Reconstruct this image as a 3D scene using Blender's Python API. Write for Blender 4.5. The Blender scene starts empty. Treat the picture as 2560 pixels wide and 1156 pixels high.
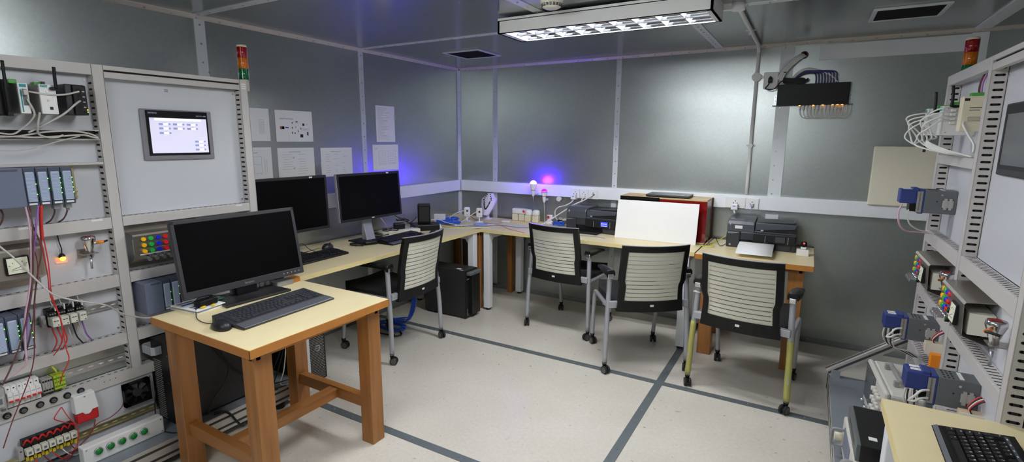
import bpy, bmesh, math, random
from mathutils import Vector, Matrix
random.seed(7)
S = bpy.context.scene
COL = S.collection
PI = math.pi
rad = math.radians

# ---------------------------------------------------------------- materials
def lin(c):
    return tuple(((x / 255.0) / 12.92 if x / 255.0 <= 0.04045 else ((x / 255.0 + 0.055) / 1.055) ** 2.4) for x in c)

MATS = {}
def mat(name, rgb=(200, 200, 200), rough=0.5, metal=0.0, emit=None, estr=0.0, alpha=1.0, trans=0.0, spec=0.5, noise=0.0, nscale=20.0, bump=0.0, bscale=200.0, stretch=(1, 1, 1), coat=0.0):
    if name in MATS:
        return MATS[name]
    m = bpy.data.materials.new(name)
    m.use_nodes = True
    nt = m.node_tree
    b = nt.nodes['Principled BSDF']
    col = lin(rgb) + (1,)
    b.inputs['Base Color'].default_value = col
    b.inputs['Roughness'].default_value = rough
    b.inputs['Metallic'].default_value = metal
    b.inputs['Specular IOR Level'].default_value = spec
    if coat:
        b.inputs['Coat Weight'].default_value = coat
        b.inputs['Coat Roughness'].default_value = 0.08
    if trans:
        b.inputs['Transmission Weight'].default_value = trans
    if alpha < 1:
        b.inputs['Alpha'].default_value = alpha
    if emit:
        b.inputs['Emission Color'].default_value = lin(emit) + (1,)
        b.inputs['Emission Strength'].default_value = estr
    if noise or bump:
        tc = nt.nodes.new('ShaderNodeTexCoord')
        mp = nt.nodes.new('ShaderNodeMapping')
        mp.inputs['Scale'].default_value = stretch
        nt.links.new(tc.outputs['Object'], mp.inputs['Vector'])
        if noise:
            n = nt.nodes.new('ShaderNodeTexNoise')
            n.inputs['Scale'].default_value = nscale
            n.inputs['Detail'].default_value = 5
            nt.links.new(mp.outputs['Vector'], n.inputs['Vector'])
            mr = nt.nodes.new('ShaderNodeMapRange')
            mr.inputs['From Min'].default_value = 0.3
            mr.inputs['From Max'].default_value = 0.7
            mr.inputs['To Min'].default_value = 1 - noise
            mr.inputs['To Max'].default_value = 1 + noise
            nt.links.new(n.outputs['Fac'], mr.inputs['Value'])
            mx = nt.nodes.new('ShaderNodeVectorMath')
            mx.operation = 'SCALE'
            mx.inputs[0].default_value = col[:3]
            nt.links.new(mr.outputs['Result'], mx.inputs['Scale'])
            nt.links.new(mx.outputs['Vector'], b.inputs['Base Color'])
        if bump:
            n2 = nt.nodes.new('ShaderNodeTexNoise')
            n2.inputs['Scale'].default_value = bscale
            n2.inputs['Detail'].default_value = 3
            nt.links.new(mp.outputs['Vector'], n2.inputs['Vector'])
            bp = nt.nodes.new('ShaderNodeBump')
            bp.inputs['Strength'].default_value = bump
            bp.inputs['Distance'].default_value = 0.002
            nt.links.new(n2.outputs['Fac'], bp.inputs['Height'])
            nt.links.new(bp.outputs['Normal'], b.inputs['Normal'])
    MATS[name] = m
    return m

def steel_mat(name, rgb, rough, spangle, aniso_axis=None):
    m = bpy.data.materials.new(name)
    m.use_nodes = True
    nt = m.node_tree
    b = nt.nodes['Principled BSDF']
    b.inputs['Metallic'].default_value = 0.86
    tc = nt.nodes.new('ShaderNodeTexCoord')
    n = nt.nodes.new('ShaderNodeTexNoise'); n.inputs['Scale'].default_value = 1.3; n.inputs['Detail'].default_value = 3
    v = nt.nodes.new('ShaderNodeTexVoronoi'); v.inputs['Scale'].default_value = 70
    nt.links.new(tc.outputs['Object'], n.inputs['Vector'])
    nt.links.new(tc.outputs['Object'], v.inputs['Vector'])
    mr = nt.nodes.new('ShaderNodeMapRange')
    mr.inputs['From Min'].default_value = 0.3; mr.inputs['From Max'].default_value = 0.7
    mr.inputs['To Min'].default_value = 0.94; mr.inputs['To Max'].default_value = 1.05
    nt.links.new(n.outputs['Fac'], mr.inputs['Value'])
    sep = nt.nodes.new('ShaderNodeSeparateColor')
    nt.links.new(v.outputs['Color'], sep.inputs['Color'])
    mr2 = nt.nodes.new('ShaderNodeMapRange')
    mr2.inputs['To Min'].default_value = 1 - spangle; mr2.inputs['To Max'].default_value = 1 + spangle
    nt.links.new(sep.outputs['Red'], mr2.inputs['Value'])
    mu = nt.nodes.new('ShaderNodeMath'); mu.operation = 'MULTIPLY'
    nt.links.new(mr.outputs['Result'], mu.inputs[0]); nt.links.new(mr2.outputs['Result'], mu.inputs[1])
    sc = nt.nodes.new('ShaderNodeVectorMath'); sc.operation = 'SCALE'
    sc.inputs[0].default_value = lin(rgb)
    nt.links.new(mu.outputs['Value'], sc.inputs['Scale'])
    nt.links.new(sc.outputs['Vector'], b.inputs['Base Color'])
    mr3 = nt.nodes.new('ShaderNodeMapRange')
    mr3.inputs['From Min'].default_value = 0.3; mr3.inputs['From Max'].default_value = 0.7
    mr3.inputs['To Min'].default_value = rough - 0.025; mr3.inputs['To Max'].default_value = rough + 0.025
    nt.links.new(n.outputs['Fac'], mr3.inputs['Value'])
    nt.links.new(mr3.outputs['Result'], b.inputs['Roughness'])
    n3 = nt.nodes.new('ShaderNodeTexNoise'); n3.inputs['Scale'].default_value = 0.9; n3.inputs['Detail'].default_value = 1
    nt.links.new(tc.outputs['Object'], n3.inputs['Vector'])
    bp = nt.nodes.new('ShaderNodeBump'); bp.inputs['Strength'].default_value = 0.035; bp.inputs['Distance'].default_value = 0.02
    nt.links.new(n3.outputs['Fac'], bp.inputs['Height'])
    nt.links.new(bp.outputs['Normal'], b.inputs['Normal'])
    MATS[name] = m
    return m

def wood_mat(name, c1, c2, axis):
    m = bpy.data.materials.new(name)
    m.use_nodes = True
    nt = m.node_tree
    b = nt.nodes['Principled BSDF']
    tc = nt.nodes.new('ShaderNodeTexCoord')
    mp = nt.nodes.new('ShaderNodeMapping')
    sc = [28, 28, 28]; sc[axis] = 2.0
    mp.inputs['Scale'].default_value = sc
    n = nt.nodes.new('ShaderNodeTexNoise'); n.inputs['Scale'].default_value = 1.0; n.inputs['Detail'].default_value = 6
    r = nt.nodes.new('ShaderNodeValToRGB')
    r.color_ramp.elements[0].position = 0.3; r.color_ramp.elements[0].color = lin(c1) + (1,)
    r.color_ramp.elements[1].position = 0.7; r.color_ramp.elements[1].color = lin(c2) + (1,)
    nt.links.new(tc.outputs['Object'], mp.inputs['Vector']); nt.links.new(mp.outputs['Vector'], n.inputs['Vector'])
    nt.links.new(n.outputs['Fac'], r.inputs['Fac']); nt.links.new(r.outputs['Color'], b.inputs['Base Color'])
    b.inputs['Roughness'].default_value = 0.38
    MATS[name] = m
    return m

def floor_mat():
    m = bpy.data.materials.new('speckled_vinyl')
    m.use_nodes = True
    nt = m.node_tree
    b = nt.nodes['Principled BSDF']
    tc = nt.nodes.new('ShaderNodeTexCoord')
    def noise(scale, detail):
        n = nt.nodes.new('ShaderNodeTexNoise'); n.inputs['Scale'].default_value = scale; n.inputs['Detail'].default_value = detail
        nt.links.new(tc.outputs['Object'], n.inputs['Vector']); return n
    big = noise(1.6, 4); fine = noise(55, 3); spk = noise(26, 2)
    r = nt.nodes.new('ShaderNodeValToRGB')
    r.color_ramp.elements[0].position = 0.30; r.color_ramp.elements[0].color = lin((208, 202, 190)) + (1,)
    r.color_ramp.elements[1].position = 0.70; r.color_ramp.elements[1].color = lin((222, 217, 206)) + (1,)
    nt.links.new(big.outputs['Fac'], r.inputs['Fac'])
    mr = nt.nodes.new('ShaderNodeMapRange')
    mr.inputs['From Min'].default_value = 0.3; mr.inputs['From Max'].default_value = 0.7
    mr.inputs['To Min'].default_value = 0.94; mr.inputs['To Max'].default_value = 1.04
    nt.links.new(fine.outputs['Fac'], mr.inputs['Value'])
    r2 = nt.nodes.new('ShaderNodeValToRGB')
    r2.color_ramp.elements[0].position = 0.24; r2.color_ramp.elements[0].color = (0.52, 0.5, 0.46, 1)
    r2.color_ramp.elements[1].position = 0.31; r2.color_ramp.elements[1].color = (1, 1, 1, 1)
    nt.links.new(spk.outputs['Fac'], r2.inputs['Fac'])
    sc = nt.nodes.new('ShaderNodeVectorMath'); sc.operation = 'SCALE'
    nt.links.new(r.outputs['Color'], sc.inputs[0]); nt.links.new(mr.outputs['Result'], sc.inputs['Scale'])
    mu = nt.nodes.new('ShaderNodeVectorMath'); mu.operation = 'MULTIPLY'
    nt.links.new(sc.outputs['Vector'], mu.inputs[0]); nt.links.new(r2.outputs['Color'], mu.inputs[1])
    nt.links.new(mu.outputs['Vector'], b.inputs['Base Color'])
    b.inputs['Roughness'].default_value = 0.34
    MATS['floor'] = m
    return m

# ---------------------------------------------------------------- mesh builder
def T(x=0, y=0, z=0): return Matrix.Translation((x, y, z))
def RZ(a): return Matrix.Rotation(a, 4, 'Z')
def RX(a): return Matrix.Rotation(a, 4, 'X')
def RY(a): return Matrix.Rotation(a, 4, 'Y')

class MB:
    def __init__(s, M=None):
        s.bm = bmesh.new(); s.M = M or Matrix(); s.sm = []
    def _v(s, p): return s.bm.verts.new(s.M @ Vector(p))
    def _f(s, vs, m, smooth=False):
        try:
            f = s.bm.faces.new(vs)
        except ValueError:
            return None
        f.material_index = m; f.smooth = smooth
        return f
    def box(s, x0, x1, y0, y1, z0, z1, m=0, bev=0.0, seg=2, M=None):
        old = s.M
        if M is not None: s.M = old @ M
        x0, x1 = min(x0, x1), max(x0, x1); y0, y1 = min(y0, y1), max(y0, y1); z0, z1 = min(z0, z1), max(z0, z1)
        v = [s._v(p) for p in ((x0, y0, z0), (x1, y0, z0), (x1, y1, z0), (x0, y1, z0), (x0, y0, z1), (x1, y0, z1), (x1, y1, z1), (x0, y1, z1))]
        fs = [s._f([v[i] for i in q], m) for q in ((0, 3, 2, 1), (4, 5, 6, 7), (0, 1, 5, 4), (1, 2, 6, 5), (2, 3, 7, 6), (3, 0, 4, 7))]
        if bev > 0:
            ed = set()
            for f in fs: ed.update(f.edges)
            bmesh.ops.bevel(s.bm, geom=list(ed), offset=min(bev, (x1 - x0) * .49, (y1 - y0) * .49, (z1 - z0) * .49), segments=seg, profile=0.5, affect='EDGES', clamp_overlap=True, material=m)
        s.M = old
        return s
    def quad(s, pts, m=0):
        s._f([s._v(p) for p in pts], m); return s
    def prism(s, poly, axis, a0, a1, m=0, bev=0.0, smooth=False):
        # poly: 2d list in the two other axes in order (x,y),(x,z) or (y,z)
        def mk(p, a):
            if axis == 'z': return (p[0], p[1], a)
            if axis == 'y': return (p[0], a, p[1])
            return (a, p[0], p[1])
        lo = [s._v(mk(p, a0)) for p in poly]; hi = [s._v(mk(p, a1)) for p in poly]
        n = len(poly); fs = []
        fs.append(s._f(lo[::-1], m)); fs.append(s._f(hi, m))
        for i in range(n):
            fs.append(s._f([lo[i], lo[(i + 1) % n], hi[(i + 1) % n], hi[i]], m, smooth))
        fs = [f for f in fs if f]
        bmesh.ops.recalc_face_normals(s.bm, faces=fs)
        if bev > 0:
            ed = set()
            for f in fs[:2]: ed.update(f.edges)
            bmesh.ops.bevel(s.bm, geom=list(ed), offset=bev, segments=2, profile=0.5, affect='EDGES', clamp_overlap=True, material=m)
        return s
    def cyl(s, p0, p1, r, m=0, n=16, r2=None, cap=True, smooth=True):
        r2 = r if r2 is None else r2
        p0 = Vector(p0); p1 = Vector(p1); d = (p1 - p0).normalized()
        a = Vector((0, 0, 1)) if abs(d.z) < 0.9 else Vector((1, 0, 0))
        u = d.cross(a).normalized(); w = d.cross(u)
        A = []; B = []
        for i in range(n):
            t = 2 * PI * i / n; o = u * math.cos(t) + w * math.sin(t)
            A.append(s._v(p0 + o * r)); B.append(s._v(p1 + o * r2))
        for i in range(n):
            s._f([A[i], A[(i + 1) % n], B[(i + 1) % n], B[i]], m, smooth)
        if cap:
            s._f(A[::-1], m); s._f(B, m)
        return s
    def tube(s, pts, r, m=0, n=8, sub=6, closed=False, flat=None):
        P = [Vector(p) for p in pts]
        if sub > 1 and len(P) > 2:
            Q = []
            L = len(P)
            rng = range(L if closed else L - 1)
            for i in rng:
                if closed: a, b, c, d = P[(i - 1) % L], P[i], P[(i + 1) % L], P[(i + 2) % L]
                else: a, b, c, d = P[max(i - 1, 0)], P[i], P[i + 1], P[min(i + 2, L - 1)]
                for k in range(sub):
                    t = k / sub
                    Q.append(0.5 * ((2 * b) + (c - a) * t + (2 * a - 5 * b + 4 * c - d) * t * t + (3 * b - a - 3 * c + d) * t ** 3))
            if not closed: Q.append(P[-1])
            P = Q
        L = len(P); rings = []; u = None
        for i in range(L):
            if closed: d = (P[(i + 1) % L] - P[(i - 1) % L])
            else: d = (P[min(i + 1, L - 1)] - P[max(i - 1, 0)])
            if d.length < 1e-9: d = Vector((0, 0, 1))
            d.normalize()
            if u is None:
                a = Vector((0, 0, 1)) if abs(d.z) < 0.9 else Vector((1, 0, 0))
                u = d.cross(a).normalized()
            else:
                u = (u - d * u.dot(d))
                if u.length < 1e-6: u = d.cross(Vector((0.3, 0.5, 0.8)))
                u.normalize()
            w = d.cross(u)
            rr = r[min(i, len(r) - 1)] if isinstance(r, (list, tuple)) else r
            rings.append([s._v(P[i] + (u * math.cos(2 * PI * k / n) + w * math.sin(2 * PI * k / n)) * rr) for k in range(n)])
        for i in range(L if closed else L - 1):
            A = rings[i]; B = rings[(i + 1) % L]
            for k in range(n):
                s._f([A[k], A[(k + 1) % n], B[(k + 1) % n], B[k]], m, True)
        if not closed:
            s._f(rings[0][::-1], m); s._f(rings[-1], m)
        return s
    def lathe(s, prof, c=(0, 0, 0), m=0, n=24, axis='z', smooth=True, cap=True):
        # prof: (r, h) list along axis
        def mk(r, h, t):
            a, b = r * math.cos(t), r * math.sin(t)
            if axis == 'z': q = (a, b, h)
            elif axis == 'y': q = (a, h, b)
            else: q = (h, a, b)
            return (q[0] + c[0], q[1] + c[1], q[2] + c[2])
        rings = []; fs = []
        for r, h in prof:
            rings.append([s._v(mk(max(r, 1e-5), h, 2 * PI * k / n)) for k in range(n)])
        for i in range(len(rings) - 1):
            for k in range(n):
                f = s._f([rings[i][k], rings[i][(k + 1) % n], rings[i + 1][(k + 1) % n], rings[i + 1][k]], m, smooth)
                if f: fs.append(f)
        if cap:
            for rg in (rings[0], rings[-1]):
                f = s._f(rg, m)
                if f: fs.append(f)
        bmesh.ops.recalc_face_normals(s.bm, faces=fs)
        return s
    def sphere(s, c, r, m=0, n=16, sx=1, sy=1, sz=1, half=None):
        prof = []
        k = n // 2
        for i in range(k + 1):
            t = -PI / 2 + PI * i / k
            if half == 'up' and t < -1e-6: continue
            prof.append((r * math.cos(t), r * math.sin(t)))
        old = s.M
        s.M = old @ T(*c) @ Matrix.Diagonal((sx, sy, sz, 1))
        s.lathe(prof, m=m, n=n)
        s.M = old
        return s
    def grid(s, f, nu, nv, m=0, smooth=True):
        V = [[s._v(f(i / nu, j / nv)) for j in range(nv + 1)] for i in range(nu + 1)]
        for i in range(nu):
            for j in range(nv):
                s._f([V[i][j], V[i + 1][j], V[i + 1][j + 1], V[i][j + 1]], m, smooth)
        return s
    def text(s, body, size, M, m=0, align='CENTER', ext=0.0004):
        cu = bpy.data.curves.new('lettering', 'FONT')
        cu.body = body; cu.size = size; cu.align_x = align; cu.align_y = 'CENTER'; cu.extrude = ext; cu.resolution_u = 3
        ob = bpy.data.objects.new('lettering', cu)
        COL.objects.link(ob)
        dg = bpy.context.evaluated_depsgraph_get(); dg.update()
        me = bpy.data.meshes.new_from_object(ob.evaluated_get(dg))
        bpy.data.objects.remove(ob); bpy.data.curves.remove(cu)
        MM = s.M @ M
        vs = [s.bm.verts.new(MM @ v.co) for v in me.vertices]
        for p in me.polygons:
            s._f([vs[i] for i in p.vertices], m)
        bpy.data.meshes.remove(me)
        return s
    def build(s, name, mats, parent=None, loc=None, rotz=0.0):
        me = bpy.data.meshes.new(name)
        s.bm.normal_update()
        s.bm.to_mesh(me); s.bm.free()
        if not isinstance(mats, (list, tuple)): mats = [mats]
        for q in mats: me.materials.append(MATS[q] if isinstance(q, str) else q)
        o = bpy.data.objects.new(name, me)
        COL.objects.link(o)
        if parent is not None: o.parent = parent
        if loc is not None: o.location = loc
        if rotz: o.rotation_euler = (0, 0, rotz)
        return o

# front-facing lettering frame: text reads along +x, faces -y
TXT = RX(PI / 2)

def tag(o, label=None, cat=None, group=None, kind=None):
    if label: o['label'] = label
    if cat: o['category'] = cat
    if group: o['group'] = group
    if kind: o['kind'] = kind
    return o

def thing(name, label, cat, loc=(0, 0, 0), rotz=0.0, group=None):
    o = bpy.data.objects.new(name, None)
    COL.objects.link(o)
    o.empty_display_size = 0.05
    o.location = loc; o.rotation_euler = (0, 0, rotz)
    return tag(o, label, cat, group)

def copy_tree(o, parent=None):
    c = o.copy(); COL.objects.link(c)
    if parent is not None: c.parent = parent
    for ch in list(o.children):
        copy_tree(ch, c)
    return c

def dup(o, label, loc, rotz=0.0, group=None):
    c = copy_tree(o)
    c.location = loc; c.rotation_euler = (0, 0, rotz); c['label'] = label
    if group: c['group'] = group
    return c

def struct(name, mb, mats, label=None, cat=None):
    o = mb.build(name, mats); o['kind'] = 'structure'
    if label: o['label'] = label
    if cat: o['category'] = cat
    return o

def cable(name, pts, r, m, label, cat='cable', group=None, n=6, sub=6):
    o = MB().tube(pts, r, n=n, sub=sub).build(name, m)
    return tag(o, label, cat, group)
# ---------------------------------------------------------------- palette
steel_mat('galv', (184, 190, 187), 0.315, 0.03)
mat('skirting', (150, 154, 152), 0.45, 0.4)
steel_mat('galv_ceil', (166, 171, 173), 0.21, 0.025)
mat('galv_strip', (214, 219, 220), 0.45, 0.25)
mat('trunk', (236, 239, 243), 0.42)
mat('angle', (214, 206, 196), 0.45, 0.2)
mat('bolt', (190, 190, 190), 0.3, 1.0)
mat('floor_strip', (112, 120, 124), 0.5, 0.35)
floor_mat()
mat('white', (232, 232, 230), 0.45)
mat('white_gloss', (236, 236, 236), 0.25)
mat('offwhite', (222, 220, 205), 0.5)
mat('cream_board', (238, 233, 210), 0.55)
mat('paper', (240, 241, 240), 0.8)
mat('ink', (120, 122, 128), 0.8)
mat('ink_dark', (40, 40, 46), 0.8)
mat('ink_blue', (60, 80, 180), 0.8)
mat('ink_brown', (140, 90, 70), 0.8)
mat('laminate', (232, 217, 172), 0.42, noise=0.03, nscale=6)
mat('laminate_edge', (226, 208, 150), 0.45)
mat('desk_white', (226, 228, 232), 0.4)
wood_mat('wood_z', (140, 90, 42), (176, 119, 62), 2)
wood_mat('wood_x', (140, 90, 42), (176, 119, 62), 0)
wood_mat('wood_y', (144, 92, 44), (182, 124, 66), 1)
mat('wood_edge', (186, 122, 54), 0.42, noise=0.08, nscale=12)
mat('wood_dark', (92, 48, 26), 0.45, noise=0.1, nscale=14)
mat('black', (17, 17, 18), 0.45, spec=0.3)
mat('black_matte', (24, 24, 25), 0.7)
mat('black_gloss', (10, 10, 11), 0.16)
mat('screen', (5, 5, 6), 0.3, spec=0.12)
mat('bezel', (52, 52, 56), 0.42)
mat('bezel_dark', (30, 30, 33), 0.4)
mat('silver', (180, 182, 186), 0.32, 0.75)
mat('silver_paint', (176, 178, 184), 0.38, 0.35)
mat('chrome', (214, 214, 216), 0.16, 1.0)
mat('rubber', (30, 30, 31), 0.7)
mat('caster_grey', (92, 90, 88), 0.5)
mat('slat', (214, 213, 196), 0.5)
mat('mesh_seat', (26, 26, 28), 0.85, bump=0.3, bscale=900)
mat('olive_tape', (176, 172, 96), 0.5)
mat('key', (58, 59, 64), 0.35)
mat('key_black', (22, 22, 23), 0.45)
mat('palm_rest', (88, 90, 96), 0.42)
mat('legend', (235, 235, 235), 0.6)
mat('rack', (198, 194, 190), 0.42)
mat('rack_panel', (206, 208, 213), 0.3)
mat('slot', (22, 18, 20), 0.8)
mat('stainless', (176, 170, 162), 0.34, 0.9)
mat('stainless_dark', (120, 118, 114), 0.36, 0.9)
mat('zinc', (200, 204, 206), 0.28, 0.9)
mat('zinc_yellow', (196, 186, 140), 0.34, 0.75)
mat('alu', (206, 204, 200), 0.36, 0.6)
mat('alu_slot', (70, 68, 66), 0.6, 0.3)
mat('plat', (150, 158, 166), 0.4, 0.5)
mat('plc', (108, 116, 138), 0.5)
mat('plc_dark', (76, 82, 100), 0.5)
mat('plc_flap', (176, 190, 214), 0.35)
mat('plc_line', (120, 134, 164), 0.5)
mat('teal', (0, 150, 150), 0.5)
mat('green', (10, 132, 46), 0.35)
mat('green_lens', (10, 150, 50), 0.2, emit=(10, 160, 50), estr=0.15)
mat('green_pcb', (40, 140, 90), 0.45)
mat('terminal_green', (80, 170, 70), 0.45)
mat('red', (200, 24, 30), 0.35)
mat('red_dark', (140, 14, 18), 0.35)
mat('yellow', (236, 206, 40), 0.4)
mat('blue', (30, 50, 200), 0.35)
mat('btn_yellow', (250, 190, 20), 0.3)
mat('btn_green', (30, 190, 70), 0.3)
mat('btn_blue', (30, 40, 210), 0.3)
mat('btn_red', (225, 30, 40), 0.3)
mat('orange', (238, 136, 24), 0.4)
mat('navy', (44, 60, 124), 0.42)
mat('ni_grey', (98, 102, 104), 0.5)
mat('ni_panel', (150, 146, 138), 0.45)
mat('term_grey', (170, 168, 164), 0.5)
mat('term_beige', (214, 190, 160), 0.5)
mat('term_yg', (184, 200, 50), 0.5)
mat('cable_grey', (196, 192, 186), 0.5)
mat('cable_white', (226, 226, 220), 0.5)
mat('cable_black', (22, 22, 23), 0.5)
mat('cable_red', (206, 50, 46), 0.5)
mat('cable_dred', (120, 40, 44), 0.5)
mat('cable_brown', (96, 66, 62), 0.5)
mat('cable_violet', (150, 96, 176), 0.5)
mat('cable_pink', (206, 170, 186), 0.5)
mat('cable_blue', (44, 96, 216), 0.42)
mat('cable_lblue', (140, 160, 214), 0.45)
mat('cable_yellow', (206, 206, 70), 0.45)
mat('cable_orange', (206, 110, 60), 0.5)
mat('cable_navy', (44, 40, 110), 0.5)
mat('printer', (46, 48, 54), 0.4)
mat('printer_lid', (72, 76, 84), 0.34)
mat('printer_black', (18, 18, 20), 0.4)
mat('case_black', (18, 18, 19), 0.45)
mat('case_mesh', (34, 34, 36), 0.4)
mat('case_side', (44, 43, 44), 0.55)
mat('instrument', (206, 204, 196), 0.45)
mat('instrument_dark', (150, 148, 146), 0.5)
mat('box_wood', (206, 176, 122), 0.45, noise=0.05, nscale=10)
mat('acrylic_red', (120, 8, 10), 0.06, coat=0.5)
mat('maroon', (84, 34, 30), 0.4)
mat('led_orange', (255, 150, 40), 0.4, emit=(255, 140, 40), estr=4)
mat('led_green', (120, 255, 80), 0.4, emit=(90, 255, 60), estr=3)
mat('led_red', (255, 40, 30), 0.4, emit=(255, 30, 20), estr=6)
mat('tower_red', (150, 14, 20), 0.12, coat=0.4)
mat('tower_amber', (206, 110, 10), 0.12, coat=0.4)
mat('tower_green', (6, 104, 60), 0.12, coat=0.4)
mat('ivory', (226, 218, 190), 0.4)
mat('hmi_frame', (140, 138, 144), 0.4, 0.3)
mat('hmi_glass', (20, 18, 22), 0.15)
mat('hmi_screen', (214, 212, 230), 0.3, emit=(208, 206, 232), estr=0.28)
mat('hmi_bar', (240, 225, 232), 0.3, emit=(246, 226, 238), estr=0.34)
mat('hmi_btn', (150, 158, 200), 0.3, emit=(150, 158, 206), estr=0.2)
mat('hmi_white', (245, 240, 238), 0.3, emit=(246, 240, 238), estr=0.36)
mat('lcd_blue', (40, 50, 140), 0.3, emit=(50, 64, 190), estr=0.7)
mat('lcd_dark', (70, 72, 76), 0.2)
mat('tube', (255, 255, 255), 0.4, emit=(250, 252, 255), estr=110)
mat('opal', (240, 242, 245), 0.4, emit=(248, 251, 255), estr=8)
mat('blade', (238, 240, 244), 0.4)
mat('reflector', (120, 122, 126), 0.10, 1.0)
mat('bulb_lit', (255, 240, 255), 0.4, emit=(64, 10, 255), estr=170)
mat('bulb_purple', (150, 20, 220), 0.4, emit=(95, 0, 255), estr=2.2)
mat('skin_white', (222, 218, 230), 0.5)
mat('bead', (58, 48, 40), 0.3)
mat('meter_face', (238, 240, 214), 0.5)
# ---------------------------------------------------------------- room
XL, XR, YF, YB, ZC = -3.17, 1.55, -1.7, 4.356, 2.219
struct('floor', MB().box(XL - .1, XR + .1, YF - .1, YB + .1, -.1, 0), 'floor')
struct('ceiling', MB().box(XL - .1, XR + .1, YF - .1, YB + .1, ZC, ZC + .1), 'galv_ceil')
struct('wall_left', MB().box(XL - .1, XL, YF, YB, 0, ZC), 'galv')
struct('wall_back', MB().box(XL - .1, XR + .1, YB, YB + .1, 0, ZC), 'galv')
struct('wall_right', MB().box(XR, XR + .1, YF, YB, 0, ZC), 'galv')
struct('wall_front', MB().box(XL - .1, XR + .1, YF - .1, YF, 0, ZC), 'galv')

def bolt_row(mb, p0, p1, step, axis, r=0.006, m=1):
    p0 = Vector(p0); p1 = Vector(p1); L = (p1 - p0).length; n = max(1, int(L / step))
    for i in range(n + 1):
        p = p0 + (p1 - p0) * (i / n)
        d = Vector(axis)
        mb.cyl(p, p + d * 0.0045, r, m, n=8, r2=r * .7)

# wall seam strips with bolts (wall_back)
n_trim = [0]
def trim(mb, mats):
    n_trim[0] += 1
    return struct('trim_%d' % n_trim[0], mb, mats)
def back_strip(x0, x1, z0, z1, two=False):
    mb = MB().box(x0, x1, YB - .004, YB, z0, z1, 0)
    if two: mb.box(x0 + .058, x1 + .0, YB - .007, YB - .004, z0, z1 - .33, 0)
    bolt_row(mb, ((x0 + x1) / 2 - (.018 if two else 0), YB - .004, z0 + .03), ((x0 + x1) / 2 - (.018 if two else 0), YB - .004, z1 - .03), .105, (0, -1, 0))
    trim(mb, ['galv_strip', 'bolt'])
back_strip(-2.755, -2.705, 0.02, ZC)
back_strip(-1.505, -1.46, 0.02, ZC)
back_strip(-.262, -.172, 0.02, ZC, True)
def left_strip(y0, y1, z0, z1):
    mb = MB().box(XL, XL + .004, y0, y1, z0, z1, 0)
    bolt_row(mb, (XL + .004, (y0 + y1) / 2, z0 + .03), (XL + .004, (y0 + y1) / 2, z1 - .05), .105, (1, 0, 0))
    trim(mb, ['galv_strip', 'bolt'])
left_strip(1.765, 1.825, .02, ZC)
left_strip(3.02, 3.065, .02, ZC)
left_strip(.5, .55, .02, ZC)
# ceiling seam strips
mb = MB().box(XL, XR, 3.022, 3.068, ZC - .004, ZC, 0); bolt_row(mb, (XL + .05, 3.045, ZC - .004), (XR, 3.045, ZC - .004), .105, (0, 0, -1)); trim(mb, ['galv_strip', 'bolt'])
mb = MB().box(XL, XR, 1.745, 1.795, ZC - .004, ZC, 0); bolt_row(mb, (XL + .05, 1.77, ZC - .004), (XR, 1.77, ZC - .004), .105, (0, 0, -1)); trim(mb, ['galv_strip', 'bolt'])
mb = MB().box(-1.415, -1.355, 1.8, 3.02, ZC - .003, ZC, 0); bolt_row(mb, (-1.385, 1.85, ZC - .003), (-1.385, 3.0, ZC - .003), .105, (0, 0, -1)); trim(mb, ['galv_strip', 'bolt'])
mb = MB().box(-.71, -.655, 3.07, YB, ZC - .003, ZC, 0); bolt_row(mb, (-.683, 3.1, ZC - .003), (-.683, YB - .05, ZC - .003), .09, (0, 0, -1)); trim(mb, ['galv_strip', 'bolt'])
# angle covers along wall tops and in the corner
mb = MB().prism([(XL, ZC - .022), (XL + .006, ZC - .022), (XL + .03, ZC - .006), (XL + .03, ZC), (XL, ZC)], 'y', YF, YB - .03, 0)
for i in range(44): mb.sphere((XL + .017, YF + .1 + i * .135, ZC - .015), .006, 1, n=8)
trim(mb, ['angle', 'bolt'])
mb = MB().prism([(YB, ZC - .022), (YB - .006, ZC - .022), (YB - .03, ZC - .006), (YB - .03, ZC), (YB, ZC)], 'x', XL + .03, XR, 0)
for i in range(35): mb.sphere((XL + .1 + i * .135, YB - .017, ZC - .015), .006, 1, n=8)
trim(mb, ['angle', 'bolt'])
mb = MB().prism([(XL, YB), (XL + .026, YB), (XL + .026, YB - .006), (XL + .006, YB - .026), (XL, YB - .026)], 'z', 0.02, ZC - .02, 0)
for i in range(16): mb.sphere((XL + .016, YB - .016, .1 + i * .135), .005, 1, n=8)
trim(mb, ['galv_strip', 'bolt'])
# floor angles along the walls
def skirt(name, mb): struct(name, mb, ['skirting', 'bolt'])
mb = MB().box(XL, XR, YB - .03, YB, 0, .004, 0).box(XL, XR, YB - .004, YB, 0, .035, 0); bolt_row(mb, (XL + .1, YB - .004, .02), (XR, YB - .004, .02), .14, (0, -1, 0)); skirt('baseboard_back', mb)
mb = MB().box(XL, XL + .03, YF, YB - .03, 0, .004, 0).box(XL, XL + .004, YF, YB - .004, 0, .035, 0); bolt_row(mb, (XL + .004, YF + .1, .02), (XL + .004, YB - .1, .02), .14, (1, 0, 0)); skirt('baseboard_left', mb)
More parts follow.
